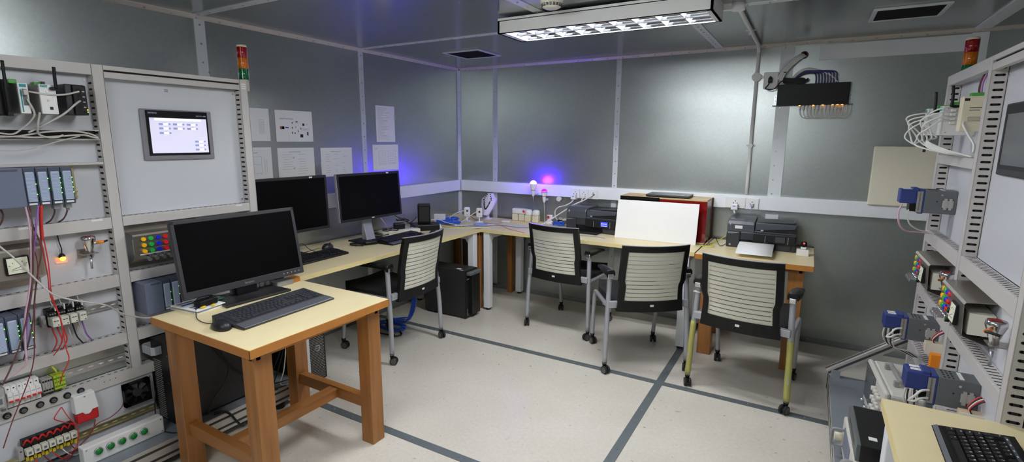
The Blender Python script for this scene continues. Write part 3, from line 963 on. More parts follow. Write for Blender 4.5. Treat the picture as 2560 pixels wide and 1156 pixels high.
MB().box(-3.22, -1.825, .36, .363, .19, 1.80, 0).build('rear_sheet', 'galv', t)
for lx in (-3.22, -1.87): MB().box(lx, lx + .045, .32, .362, .19, ZT, 0, bev=.001).build('post', 'rack', t)
hmi('switched-off touch panel at the right edge of the picture', (.5765, 2.405, 1.408), rad(-90), False)

# right platform
t = thing('rack_platform', 'blue-grey platform with diagonal aluminium brace under the right rack', 'platform', (0, 0, 0))
mb = MB().box(.205, .25, 1.86, 3.32, .097, .187, 0, bev=.002)
for z in (.12, .165): mb.box(.2044, .205, 1.861, 3.319, z - .006, z + .006, 1)
mb.build('front_profile', ['alu', 'alu_slot'], t)
MB().box(.25, .95, 3.275, 3.32, .097, .187, 0, bev=.002).build('cross_profile', 'alu', t)
MB().box(.203, .252, 3.32, 3.325, .095, .189, 0, bev=.001).build('end_cap', 'black', t)
MB().box(.207, .95, 1.86, 3.318, .187, .190, 0).build('top_sheet', 'plat', t)
for y in (1.95, 2.6, 3.2):
    for x in (.26, .9): MB().cyl((x, y, 0), (x, y, .097), .03, 0).build('foot', 'rubber', t)
a = math.atan2(.23, .29)
mb = MB(T(.215, 3.275, .192) @ RY(-a))
mb.box(0, .43, 0, .045, 0, .045, 0, bev=.002).box(.002, .428, -.0006, 0, .0165, .0285, 1).box(.002, .428, .0165, .0285, .045, .0456, 1)
mb.build('diagonal_brace', ['alu', 'alu_slot'], t)
MB().box(.215, .26, 3.272, 3.2745, .187, .235, 0).cyl((.238, 3.268, .205), (.238, 3.273, .205), .006, 0).build('corner_bracket', 'zinc', t)

# ---- signal towers
def tower(label, loc, h0):
    t = thing('signal_tower', label, 'signal light', loc)
    MB().lathe([(.0, 0), (.024, 0), (.024, h0), (.0, h0)], m=0).build('base', 'ivory', t)
    z = h0
    for nm, m in (('green_lens', 'tower_green'), ('amber_lens', 'tower_amber'), ('red_lens', 'tower_red')):
        mb = MB().lathe([(.0, z), (.026, z), (.026, z + .057), (.0, z + .057)], m=0, n=28)
        for k in range(8):
            a = 2 * PI * k / 8
            mb.box(-.001, .001, .0255, .0268, z + .002, z + .055, 0, M=RZ(a))
        mb.build(nm, m, t); z += .057
    MB().lathe([(.0265, z), (.0265, z + .006), (.023, z + .012), (0, z + .014)]).build('cap', 'ivory', t)
    MB().box(-.012, .012, -.03, -.02, -.01, h0 * .6, 0).build('bracket', 'zinc', t)
    return t
tower('red amber green signal light on the left rack', (-2.745, 1.772, 1.775), .06)
tower('red amber green signal light behind the top of the right rack', (.605, 3.25, 1.775), .045)
# ---------------------------------------------------------------- modules in the left rack
R90 = rad(90)
def lm(name, label, cat, x, y, z, group=None): return thing(name, label, cat, (x, y, z), R90, group)
def rail(label, y0, y1, x, z, m='zinc'):
    mb = MB().box(0, y1 - y0, -.007, -.0055, -.0175, -.0125, 0).box(0, y1 - y0, -.007, -.0055, .0125, .0175, 0).box(0, y1 - y0, -.0055, 0, -.0135, -.0125, 0).box(0, y1 - y0, -.0055, 0, .0125, .0135, 0).box(0, y1 - y0, -.0012, 0, -.0125, .0125, 0)
    n = int((y1 - y0) / .036)
    for i in range(n):
        xx = (i + .5) * (y1 - y0) / n
        mb.box(xx - .008, xx + .008, -.0018, -.0012, -.0028, .0028, 1)
        for q in (-1, 1): mb.cyl((xx + q * .008, -.0018, 0), (xx + q * .008, -.0012, 0), .0028, 1, n=8)
    o = mb.build('mounting_rail', [m, 'white' if m != 'zinc_yellow' else 'ivory'], None, (x, y0, z), R90)
    tag(o, label, 'mounting rail')
PX = -2.726  # face of the left rack's open panels
rail('silver mounting rail behind the four network modules of the left rack', .43, 1.03, PX, 1.665)
rail('silver slotted rail behind the four white relays', .43, 1.04, PX, .757)
rail('silver slotted rail with the breakers above the fuse holders', .43, 1.04, PX, .497)
rail('yellowish slotted rail below the siren', .55, 1.122, -2.683, .217, 'zinc_yellow')

# network modules on the top row
t = lm('wireless_router', 'black router with tall antenna at the far left of the rack top row', 'router', PX + .008, .655, 1.597)
MB().box(0, .09, -.12, 0, 0, .13, 0, bev=.004).build('body', 'black', t)
MB().tube([(.078, -.14, .003), (.078, -.142, .1), (.079, -.143, .195)], [.0065] * 8 + [.005] * 6, n=10).box(.07, .086, -.148, -.12, -.003, .012, 0, bev=.002).build('antenna', 'black', t)
mb = MB()
for i in range(3): mb.box(.02, .05, -.1215, -.12, .03 + i * .03, .042 + i * .03, 0)
mb.build('ports', 'cable_grey', t)

t = lm('network_module', 'narrow white module with teal top and grey plug, second on the top row', 'network module', PX + .008, .775, 1.606, 'network modules on the rack top row')
MB().box(0, .028, -.10, 0, 0, .112, 0, bev=.002).build('body', 'instrument_dark', t)
MB().box(-.001, .029, -.112, -.10, 0, .113, 0, bev=.002).build('front', 'white', t)
mb = MB().box(.004, .024, -.1126, -.112, .098, .109, 0).box(.004, .008, -.1126, -.112, .005, .09, 0); mb.build('teal_stripe', 'teal', t)
mb = MB().box(.01, .024, -.1128, -.112, .03, .092, 0); mb.build('port_strip', 'ni_grey', t)
MB().box(.009, .023, -.132, -.112, .068, .088, 0, bev=.003).build('plug', 'cable_grey', t)
MB().box(-.012, .012, -.07, -.02, .112, .128, 0, bev=.002).build('terminal_plug', 'terminal_green', t)

t = lm('network_module', 'white module with two screws and black antenna, third on the top row', 'network module', PX + .008, .838, 1.607, 'network modules on the rack top row')
MB().box(0, .049, -.10, 0, 0, .112, 0, bev=.002).build('body', 'instrument_dark', t)
MB().box(-.001, .05, -.112, -.10, 0, .113, 0, bev=.002).build('front', 'white', t)
MB().box(.003, .024, -.1126, -.112, .102, .111, 0).text('SIEMENS', .0045, T(.0135, -.1128, .1065) @ TXT, 1, ext=.0001).build('name_strip', ['teal', 'white'], t)
mb = MB()
for z in (.085, .052): mb.cyl((.022, -.1145, z), (.022, -.112, z), .0042, 0, n=12)
mb.build('screws', 'bolt', t)
MB().box(.024, .034, -.1126, -.112, .017, .028, 0).build('port', 'black', t)
MB().box(.006, .026, -.05, -.01, .112, .124, 0).box(.03, .04, -.05, -.01, .112, .128, 1).build('terminal_plug', ['terminal_green', 'cable_brown'], t)
MB().box(.03, .05, -.13, -.105, .092, .104, 0, bev=.003).tube([(.046, -.128, .098), (.046, -.13, .14), (.047, -.132, .18)], .0055, n=10).build('antenna', 'black', t)

t = lm('network_switch', 'black switch with a column of sockets, rightmost on the top row', 'network switch', PX + .008, .92, 1.607, 'network modules on the rack top row')
MB().box(0, .067, -.10, 0, 0, .122, 0, bev=.004).build('body', 'bezel_dark', t)
MB().box(.022, .067, -.112, -.10, 0, .119, 0, bev=.003).build('front', 'black', t)
mb = MB()
for i in range(4):
    mb.box(.032, .048, -.1127, -.112, .028 + i * .021, .042 + i * .021, 0)
    mb.box(.052, .060, -.1130, -.112, .030 + i * .021, .034 + i * .021, 1)
mb.build('sockets', ['slot', 'silver'], t)
mb = MB().box(.062, .065, -.1132, -.112, .02, .024, 0).box(.062, .065, -.1132, -.112, .012, .015, 1)
mb.build('status_leds', ['led_orange', 'led_green'], t)

# controllers
def controller(label, y0, z0, nmod, headw, x=PX, group='blue-grey controllers in the left rack', small=False):
    t = lm('controller', label, 'controller', x, y0, z0, group)
    H = .15
    if headw > 0:
        MB().box(0, headw, -.125, 0, 0, H, 0, bev=.004).build('power_module', 'plc', t)
        mb = MB().box(headw * .35, headw * .9, -.1256, -.125, H - .012, H - .0035, 0); mb.build('head_label', 'plc_dark', t)
    for i in range(nmod):
        x0 = headw + i * .0385
        m = MB().box(x0 + .0008, x0 + .0377, -.12, 0, 0, H, 0, bev=.003).build('module', 'plc_dark', t)
        MB().box(x0 + .004, x0 + .031, -.1295, -.12, .018, H - .016, 0, bev=.003).build('flap', 'plc_flap', m)
        mb = MB()
        for k in range(22): mb.box(x0 + .006, x0 + .029, -.1298, -.1295, .025 + k * .0048, .0262 + k * .0048, 0)
        mb.build('line_pattern', 'plc_line', m)
        MB().box(x0 + .006, x0 + .03, -.1215, -.12, .006, .013, 0).build('label_tag', 'white', m)
        mb = MB()
        for k in range(4):
            if (k + i) % 2 == 0 or i > 1: mb.box(x0 + .0325, x0 + .0355, -.1212, -.12, .045 + k * .02, .048 + k * .02, 0)
        if len(mb.bm.verts): mb.build('status_leds', 'led_green', m)
        else: mb.bm.free()
    return t
c = controller('blue-grey controller with four slim modules under the shelf of the left rack', .60, 1.25, 4, .148)
MB().box(.302, .345, -.01, 0, .004, .15, 0).box(.302, .345, -.022, -.01, .012, .02, 0).box(.302, .345, -.022, -.01, .035, .042, 0).box(.302, .335, -.018, -.01, .085, .09, 0).build('mounting_rail', 'zinc_yellow', c)
mb = MB()
for i in range(2):
    x0 = .148 + (2 + i) * .0385
    mb.box(x0 + .008, x0 + .03, -.1, -.07, -.02, 0, 0, bev=.003)
    mb.cyl((x0 + .019, -.085, -.03), (x0 + .019, -.085, -.018), .005, 0, n=10)
mb.build('cable_clamps', 'silver', c)
controller('blue-grey controller at the lower left edge beside the relay row', .45, .686, 4, .10)
controller('blue-grey controller half hidden behind the nearest monitor', 1.105, .70, 6, .075)

# stainless operator boxes: bent sheet open at both ends
def opbox(label, loc, rz, W=.33, keys=True, D=.092):
    t = thing('operator_box', label, 'operator box', loc, rz, 'stainless operator boxes in the racks')
    H = .125
    # profile in (y,z): flange, top plate, front, bottom plate
    pts = [(-.002, H + .032), (-.002, H + .004), (-D + .006, H - .004), (-D, H - .012), (-D + .006, 0.004), (-D + .03, -.006), (-.004, -.026), (-.004, -.045)]
    mb = MB(); th = .0016
    for a, b in zip(pts[:-1], pts[1:]):
        d = Vector((b[0] - a[0], b[1] - a[1])).normalized(); n = Vector((-d.y, d.x)) * th
        mb.prism([a, b, (b[0] + n.x, b[1] + n.y), (a[0] + n.x, a[1] + n.y)], 'x', 0, W, 0)
    for x in (.05, W - .05): mb.cyl((x, -.006, H + .018), (x, -.001, H + .018), .0055, 1, n=10)
    mb.build('bent_housing', ['stainless', 'bolt'], t)
    F = T(0, -D + .003, 0) @ RX(-.05)
    mb = MB(F)
    for i in range(4): mb.box(.022, .150, -.0022, -.0012, .108 - i * .0285, .1135 - i * .0285, 0)
    for x in (.183, .236): mb.box(x, x + .036, -.0022, -.0012, .106, .1115, 0)
    mb.box(.158, .18, -.0022, -.0012, .06, .0655, 0)
    mb.build('label_strips', 'white', t)
    for i in range(3):
        for k, m in enumerate(('btn_yellow', 'btn_green', 'btn_blue', 'btn_red')):
            MB(F).cyl((.041 + k * .031, -.012, .096 - i * .0285), (.041 + k * .031, -.001, .096 - i * .0285), .0095, 0, n=16).build('push_button', m, t)
    for k in range(4):
        x = .045 + k * .031
        MB(F).cyl((x, -.012, .012), (x, -.001, .012), .0085, 0, n=14).build('key_switch', 'chrome', t)
        mb = MB(F).box(x - .0015, x + .0015, -.03, -.012, .004, .016, 0).cyl((x, -.034, .002), (x, -.032, .002), .0085, 0, n=12); mb.build('key', 'silver', t)
    for k in range(2):
        MB(F).cyl((.17, -.013, .045 - k * .034), (.17, -.001, .045 - k * .034), .010, 0, n=16).cyl((.17, -.0135, .045 - k * .034), (.17, -.013, .045 - k * .034), .007, 1, n=14).build('selector_knob', ['black', 'green'], t)
    m = MB(F).box(.205, .278, -.014, -.001, .022, .095, 0, bev=.003).build('meter', 'black', t)
    MB(F).box(.211, .272, -.0148, -.014, .028, .089, 0).build('meter_face', 'meter_face', m)
    mb = MB(F).box(.22, .262, -.0152, -.0148, .04, .0412, 0)
    mb.box(-.018, .018, -.0154, -.0148, -.0007, .0007, 0, M=T(.24, 0, .05) @ RY(-.35))
    for k in range(5): mb.box(-.0008, .0008, -.0153, -.0148, .03, .035, 0, M=T(.244, 0, .042) @ RY(-1.0 + k * .45))
    mb.build('scale', 'ink_dark', m)
    MB().box(.03, W - .004, -D + .02, -.006, .012, .085, 0).build('inner_module', 'offwhite', t)
    return t
ob = opbox('stainless box with coloured buttons in the left rack, right of the slotted post', (-2.726, 1.098, .958), R90)
dup(ob, 'stainless box with a square meter in the left rack above the relays', (-2.726, .455, .966), R90)
dup(ob, 'stainless box with coloured buttons in the far bay of the right rack', (.577, 3.09, .875), -R90)
dup(ob, 'stainless box with coloured buttons in the near bay of the right rack', (.577, 2.485, .875), -R90)

# probes: round housing with orange plug
def probe(label, loc, rz, s=1):
    t = thing('probe_sensor', label, 'sensor', loc, rz, 'steel probe sensors with orange plugs')
    mb = MB().lathe([(.0, .128), (.024, .128), (.027, .122), (.027, .112), (.018, .085), (.016, .075), (.013, .07), (.013, .05), (.011, .05), (.011, .035), (.007, .033), (.0, .033)], (0, -.045, 0), 0, n=22)
    mb.build('housing', 'chrome', t)
    MB().box(-.016, .016, -.064, -.034, .1282, .1292, 0, bev=.0004).build('display', 'red_dark' if s else 'orange', t)
    MB().cyl((0, -.045, -.015), (0, -.045, .034), .0045, 0, n=12).build('probe_rod', 'silver', t)
    MB().box(-.03, .03, -.06, 0, .051, .054, 0).box(-.03, .03, -.003, 0, .03, .07, 0).build('bracket', 'stainless', t)
    MB().cyl((.008, -.052, .098), (.025, -.066, .1), .007, 0, n=12).build('socket_stub', 'chrome', t)
    mb = MB().cyl((.022, -.064, .1), (.045, -.078, .102), .0075, 0, n=12, r2=.006).tube([(.045, -.078, .102), (.056, -.07, .103), (.066, -.05, .1)], .0045, 1, n=8); mb.build('orange_plug', ['orange', 'cable_black'], t)
    return t
p = probe('steel probe with red top and orange plug in the left rack', (-2.726, .948, .965), R90)
dup(p, 'steel probe with orange plug in the far bay of the right rack', (.577, 2.66, .862), -R90)
dup(p, 'steel probe with orange plug in the near bay of the right rack', (.577, 2.0, .862), -R90)
# glowing indicator on a cord
t = lm('indicator_lamp', 'small glowing orange lamp on a black cord beside the steel probe', 'indicator lamp', PX, .862, 1.0)
MB().tube([(-.004, -.01, .112), (-.003, -.014, .08), (.002, -.012, .05), (0, -.012, .026)], .0022, 0, n=8).build('cord', 'cable_black', t)
MB().lathe([(0, .03), (.006, .03), (.011, .022), (.011, .012), (0, .012)], (0, -.012, 0)).build('holder', 'black', t)
MB().sphere((0, -.016, .01), .0105, 0).build('lamp', 'led_orange', t)
MB().box(-.02, .02, -.002, 0, -.013, -.006, 0).build('label_strip', 'white', t)

# relay row on the middle rail
rl = None
for i in range(4):
    lab = 'white cube relay in black base, %s of the four on the middle rail' % ('leftmost', 'second from left', 'third from left', 'rightmost')[i]
    if rl is None:
        rl = lm('relay', lab, 'relay', PX + .007, .773, .742, 'white cube relays on the middle rail')
        mb = MB().box(0, .028, -.035, 0, -.01, .068, 0, bev=.002).box(.001, .027, -.055, -.03, .04, .058, 0, bev=.002)
        for k in range(3): mb.cyl((.006 + k * .008, -.0557, .05), (.006 + k * .008, -.055, .05), .003, 1, n=8)
        mb.build('base', ['black', 'silver'], rl)
        mb = MB().box(.001, .026, -.085, -.03, 0, .038, 0, bev=.003).build('relay_cube', 'offwhite', rl)
        MB().box(.005, .012, -.0855, -.085, .024, .027, 0).box(.014, .021, -.0855, -.085, .024, .027, 0).box(.017, .021, -.0855, -.085, .005, .009, 0).build('print', 'ink_dark', rl)
        MB().box(.0262, .030, -.045, -.02, .058, .082, 0).build('marker_tab', 'white', rl)
    else:
        dup(rl, lab, (PX + .007, .773 + i * .0305, .742), R90)
t = lm('end_stop', 'grey end clamp left of the cube relays', 'rail clamp', PX + .007, .754, .735, 'end clamps on the middle rail')
MB().box(0, .018, -.03, 0, 0, .05, 0, bev=.004).box(.003, .015, -.036, -.03, .015, .035, 0, bev=.003).build('clamp', 'term_grey', t)
t = lm('end_stop', 'striped grey end clamp right of the cube relays', 'rail clamp', PX + .007, .897, .738, 'end clamps on the middle rail')
mb = MB().box(0, .012, -.03, 0, 0, .06, 0, bev=.003)
for k in range(5): mb.box(.001, .013, -.036, -.028, .006 + k * .011, .011 + k * .011, 0)
mb.build('clamp', 'term_grey', t)

# breakers above the fuse bar
br = None
nm = ('leftmost', 'second', 'third', 'fourth', 'fifth', 'rightmost')
for i in range(6):
    lab = 'white circuit breaker with red mark, %s of six above the fuse holders' % nm[i]
    if br is None:
        br = lm('circuit_breaker', lab, 'circuit breaker', PX + .007, .608, .455, 'white circuit breakers')
        MB().box(.0003, .0172, -.045, 0, -.005, .085, 0, bev=.0015).box(.0003, .0172, -.062, -.045, .02, .06, 0, bev=.0015).build('body', 'white', br)
        MB().box(.003, .0145, -.07, -.062, .022, .029, 0, bev=.001).build('toggle', 'red', br)
        MB().cyl((.0088, -.0457, .073), (.0088, -.045, .073), .0028, 0, n=8).build('screw_hole', 'slot', br)
        MB().box(.003, .0145, -.0625, -.062, .043, .045, 0).build('print', 'ink', br)
    else: dup(br, lab, (PX + .007, .608 + i * .0175, .455), R90)
t = lm('contactor', 'grey contactor at the left edge beside the breakers', 'contactor', PX + .007, .545, .45)
MB().box(0, .055, -.08, 0, 0, .10, 0, bev=.004).box(.008, .047, -.098, -.08, .03, .075, 0, bev=.003).build('body', 'term_grey', t)
MB().box(.015, .04, -.0985, -.098, .045, .068, 0).box(.036, .05, -.0815, -.08, .008, .018, 0).build('markings', 'ni_grey', t)
tb = None
for i in range(4):
    m = 'grey'
    lab = 'grey terminal block, %s of four beside the breakers' % ('leftmost', 'second', 'third', 'rightmost')[i]
    if tb is None:
        tb = lm('terminal_block', lab, 'terminal block', PX + .007, .722, .46, 'grey rail terminals')
        mb = MB().box(0, .0082, -.04, 0, 0, .06, 0, bev=.001); mb.build('body', 'term_grey', tb)
        MB().box(.001, .0072, -.0405, -.04, .006, .014, 0).box(.001, .0072, -.0405, -.04, .046, .054, 0).build('slots', 'slot', tb)
    else: dup(tb, lab, (PX + .007, .722 + i * .0087, .46), R90)
tb = None
for i in range(4):
    lab = 'yellow-green earth terminal, %s of four beside the grey terminals' % ('leftmost', 'second', 'third', 'rightmost')[i]
    if tb is None:
        tb = lm('earth_terminal', lab, 'terminal block', PX + .007, .76, .46, 'yellow-green earth terminals')
        MB().box(0, .009, -.042, 0, 0, .062, 0, bev=.001).build('body', 'term_yg', tb)
        MB().box(.001, .008, -.0425, -.042, .01, .016, 0).box(.001, .008, -.0425, -.042, .03, .034, 0).box(.001, .008, -.0425, -.042, .046, .052, 0).build('slots', 'green', tb)
    else: dup(tb, lab, (PX + .007, .76 + i * .0096, .46), R90)
# fuse holders on the bar
fh = None
nm = ('leftmost', 'second', 'third', 'fourth', 'fifth', 'rightmost')
for i, y in enumerate((.602, .652, .704, .748, .794, .842)):
    lab = 'round black fuse holder, %s of six on the grey bar' % nm[i]
    if fh is None:
        fh = lm('fuse_holder', lab, 'fuse holder', -2.676, y, .421, 'fuse holders on the grey bar')
        MB().lathe([(0, 0), (.0135, 0), (.0135, -.004), (.011, -.008), (.0085, -.008), (.0085, -.004), (0, -.004)], (0, 0, 0), 0, n=24, axis='y').build('ring', 'black', fh)
        MB().cyl((0, -.009, 0), (0, -.004, 0), .0078, 0, n=18).box(-.005, .005, -.0094, -.009, -.001, .001, 1).build('cap', ['ni_grey', 'slot'], fh)
    else: dup(fh, lab, (-2.676, y, .421), R90)

# fan, siren, relay strip and push button box on the lower panel
LPX = -2.684
t = lm('cooling_fan', 'square black cooling fan on the lower panel beside the black tower', 'fan', LPX, .993, .268)
mb = MB()
w = .11
for a, b in ((0, .008), (w - .008, w)): mb.box(a, b, -.025, 0, 0, w, 0).box(0, w, -.025, 0, a, b, 0)
for sx in (0, 1):
    for sz in (0, 1):
        x, z = sx * w, sz * w; qx = 1 - 2 * sx; qz = 1 - 2 * sz
        mb.prism([(x, z), (x + qx * .026, z), (x, z + qz * .026)], 'y', -.025, 0, 0)
mb.box(0, w, -.003, 0, 0, w, 0)
mb.build('frame', 'black', t)
mb = MB().cyl((w / 2, -.022, w / 2), (w / 2, -.006, w / 2), .019, 0, n=24)
for k in range(7):
    M = T(w / 2, -.014, w / 2) @ RY(2 * PI * k / 7)
    mb.M = M
    mb.quad([(.018, -.006, -.006), (.047, -.007, -.014), (.047, .007, .012), (.018, .005, .006)]).quad([(.018, -.0052, -.006), (.018, .0058, .006), (.047, .0078, .012), (.047, -.0062, -.014)])
mb.M = Matrix()
mb.build('blades', 'bezel', t)
t = lm('alarm_siren', 'white and red wall siren on the lower panel', 'siren', LPX, .803, .284)
mb = MB().prism([(0, .13), (.075, .13), (.084, .05), (.06, .05), (.052, .038), (.044, .035), (.032, .038), (.024, .05), (.0, .05)], 'y', -.045, 0, 0, bev=.004); mb.build('white_cover', 'white_gloss', t)
MB().box(.003, .082, -.040, 0, 0, .06, 0, bev=.006).build('red_lens', 'red', t)
MB().cyl((.037, -.0456, .12), (.037, -.045, .12), .0032, 0, n=8).build('screw', 'ink', t)
rl = None
for i in range(7):
    lab = 'white relay in black and yellow base, %s of seven on the yellowish rail' % ('leftmost', 'second', 'third', 'fourth', 'fifth', 'sixth', 'rightmost')[i]
    if rl is None:
        rl = lm('relay', lab, 'relay', LPX + .007, .625, .215, 'white relays on the yellowish rail')
        mb = MB().box(0, .0235, -.03, 0, 0, .09, 0, bev=.001).box(.002, .0215, -.038, -.028, .062, .082, 0, bev=.004); mb.build('base', 'black', rl)
        MB().box(.001, .0225, -.055, -.028, .028, .056, 0, bev=.002).build('relay_cube', 'offwhite', rl)
        MB().box(.007, .016, -.0555, -.055, .036, .046, 0).build('print', 'ink', rl)
        MB().tube([(.002, -.03, .07), (.005, -.036, .084), (.0118, -.037, .09), (.018, -.036, .084), (.0215, -.03, .07)], .004, 0, n=8).build('red_link', 'red', rl)
        MB().box(.001, .0105, -.036, -.024, .002, .018, 0).box(.013, .0225, -.036, -.024, -.004, .012, 0).build('yellow_terminals', 'yellow', rl)
    else: dup(rl, lab, (LPX + .007, .625 + i * .0242, .215), R90)
t = lm('end_stop', 'grey end clamp left of the relays on the yellowish rail', 'rail clamp', LPX + .007, .606, .215)
MB().box(0, .018, -.034, 0, .01, .065, 0, bev=.003).cyl((.009, -.0345, .05), (.009, -.034, .05), .003, 1, n=8).build('clamp', ['term_grey', 'slot'], t)
t = lm('push_button_box', 'white box with five green push buttons standing on the platform', 'button box', -2.58, .772, .1405)
MB().box(0, .312, -.05, 0, 0, .083, 0, bev=.006).build('enclosure', 'white', t)
mb = MB()
for x in (.012, .30):
    for z in (.012, .071): mb.cyl((x, -.0512, z), (x, -.0495, z), .0035, 0, n=10)
mb.build('screws', 'bolt', t)
for i in range(5):
    x = .052 + i * .0435
    b = MB().lathe([(0, -.05), (.0165, -.05), (.0165, -.055), (.0145, -.057), (0, -.057)], (x, 0, .049), 0, n=22, axis='y').build('push_button', 'silver', t)
    MB().lathe([(0, -.056), (.0135, -.056), (.0125, -.062), (0, -.063)], (x, 0, .049), 0, n=22, axis='y').build('green_lens', 'green', b)
# ---------------------------------------------------------------- modules in the right rack
RP = .577
def rm(name, label, cat, y, z, group=None, x=RP): return thing(name, label, cat, (x, y, z), -R90, group)
# local x runs towards the camera (-world y), local -y towards the room (-world x)
def sim_module(label, y, z, w, d, h, face='white'):
    t = rm('network_module', label, 'network module', y, z, 'network modules on top of the right rack')
    MB().box(0, w, -d, 0, 0, h, 0, bev=.002).build('body', face, t)
    mb = MB().box(-.001, w + .001, -d - .008, -d, 0, h, 0, bev=.002); mb.build('front', 'white', t)
    MB().box(.004, w - .004, -d - .0086, -d - .008, h - .02, h - .004, 0).build('teal_stripe', 'teal', t)
    mb = MB().box(.002, w - .002, -d * .8, -d * .1, h, h + .014, 0); mb.build('terminal_plug', 'terminal_green', t)
    mb = MB()
    for q in ((-d + .012, h - .012), (-d + .012, .012)): mb.cyl((w, q[0], q[1]), (w + .0012, q[0], q[1]), .003, 0, n=8)
    mb.build('screws', 'bolt', t)
    return t
def antenna(t, x, y, z, h, up=True):
    s = 1 if up else -1
    MB().box(x - .008, x + .008, y - .004, y + .028, z - .005, z + .005, 0, bev=.002).tube([(x, y, z), (x, y, z + s * h * .5), (x, y - .004, z + s * h)], .0055, n=10).build('antenna', 'black', t)
m1 = sim_module('white module with upright black antenna, farthest on the right rack', 3.02, 1.548, .05, .135, .118)
antenna(m1, .05, -.118, .105, .085); antenna(m1, .04, -.13, .01, .085, False)
m2 = sim_module('white module with grey plugs in the middle of the right rack top row', 2.86, 1.547, .05, .11, .122)
antenna(m2, .052, -.09, .118, .085)
mb = MB()
for i in range(4):
    for k in range(2): mb.box(.05, .066, -.09 + k * .03, -.074 + k * .03, .045 + i * .017, .057 + i * .017, 0, bev=.002)
mb.build('plugs', 'cable_white', m2)
m3 = rm('network_module', 'cream module with printed label beside the slotted post of the right rack', 'network module', 2.70, 1.56, 'network modules on top of the right rack')
MB().box(0, .05, -.085, 0, 0, .135, 0, bev=.003).build('body', 'ivory', m3)
mb = MB().box(.05, .0504, -.062, -.01, .09, .0925, 0).box(.05, .0504, -.062, -.03, .08, .0825, 0).box(.05, .0504, -.064, -.008, .04, .042, 0).box(.05, .0504, -.064, -.008, .047, .049, 0).box(.05, .0504, -.064, -.008, .054, .056, 0)
mb.build('print', 'ink_dark', m3)
MB().box(.05, .0506, -.08, -.064, .117, .127, 0).build('port', 'slot', m3)
MB().box(.005, .045, -.06, -.01, .135, .148, 0).build('terminal_plug', 'terminal_green', m3)
tag(MB().box(0, .62, -.006, 0, -.0175, .0175, 0).build('mounting_rail', 'zinc', None, (RP, 3.17, 1.6), -R90), 'silver rail behind the modules on top of the right rack', 'mounting rail')

def drive(label, y, z, group='grey and blue input modules on the right rack'):
    t = rm('input_module', label, 'input module', y, z, group)
    # near side is local +x
    MB().box(0, .09, -.115, 0, 0, .105, 0, bev=.003).build('grey_body', 'ni_grey', t)
    mb = MB()
    for i in range(4):
        for k in range(3): mb.box(.012 + i * .02, .022 + i * .02, -.1 + k * .012, -.094 + k * .012, .105, .1056, 0)
    mb.build('vents', 'slot', t)
    MB().box(.012, .078, -.055, -.043, .105, .1062, 0).build('white_strip', 'white', t)
    MB().box(.002, .09, -.135, -.115, -.004, .106, 0, bev=.002).build('blue_band', 'navy', t)
    mb = MB().box(.09, .0915, -.142, -.122, .002, .098, 0); mb.text('NATIONAL INSTRUMENTS', .0075, T(.0918, -.132, .055) @ RZ(PI / 2) @ TXT @ RZ(PI / 2), 1, ext=.0001)
    mb.build('name_plate', ['ni_panel', 'ink_dark'], t)
    b = MB().box(.006, .084, -.205, -.135, .04, .104, 0, bev=.004).box(.008, .08, -.16, -.135, .085, .112, 0, bev=.003).build('blue_connector', 'navy', t)
    MB().box(.012, .03, -.19, -.15, .104, .1055, 0).box(.04, .058, -.19, -.15, .104, .1055, 0).build('tags', 'white', b)
    MB().box(.01, .08, -.165, -.135, .004, .04, 0, bev=.002).build('black_socket', 'black', t)
    MB().cyl((.09, -.055, .085), (.0925, -.055, .085), .0045, 0, n=10).cyl((.09, -.07, .055), (.0912, -.07, .055), .003, 1, n=8).build('screw', ['chrome', 'slot'], t)
    MB().box(.09, .096, -.05, -.012, .028, .062, 0, bev=.004).box(.09, .097, -.045, -.035, .02, .07, 0).box(.09, .097, -.028, -.018, .02, .07, 0).build('latch', 'term_grey', t)
    return t
d = drive('grey and blue input module in the upper far bay of the right rack', 3.01, 1.20)
dup(d, 'grey and blue input module in the lower far bay, beside the orange relay', (RP, 2.95, .613), -R90)
dup(d, 'grey and blue input module in the lower near bay, above the cream desk', (RP, 2.29, .60), -R90)
def term_cluster(label, y, z):
    t = rm('terminal_strip', label, 'terminal strip', y, z, 'beige terminal strips on the right rack')
    for i in range(4):
        MB().box(i * .0105, i * .0105 + .0095, -.06, 0, 0, .045, 0, bev=.001).build('terminal', 'term_beige', t)
    MB().box(.042, .047, -.062, 0, -.002, .048, 0).build('end_plate', 'offwhite', t)
    mb = MB()
    for i in range(5): mb.tube([(.006 + i * .008, -.03, .045), (.006 + i * .008, -.035, .06), (.002 + i * .009, -.02, .085), (i * .01, -.004, .10)], .0022, i % 3, n=6)
    mb.build('wires', ['cable_red', 'cable_black', 'cable_white'], t)
    return t
a = term_cluster('beige terminal strip under the module in the lower far bay', 2.80, .60)
dup(a, 'beige terminal strip in the lower near bay above the cream desk', (RP, 2.17, .575), -R90)
t = rm('plug_relay', 'orange plug-in relay in the lower far bay of the right rack', 'relay', 2.70, .565)
MB().box(0, .03, -.055, 0, 0, .062, 0, bev=.004).build('body', 'orange', t)
mb = MB()
for i in range(4): mb.cyl((.03, -.012, .01 + i * .013), (.033, -.012, .01 + i * .013), .003, 0, n=8)
mb.build('contacts', 'silver', t)
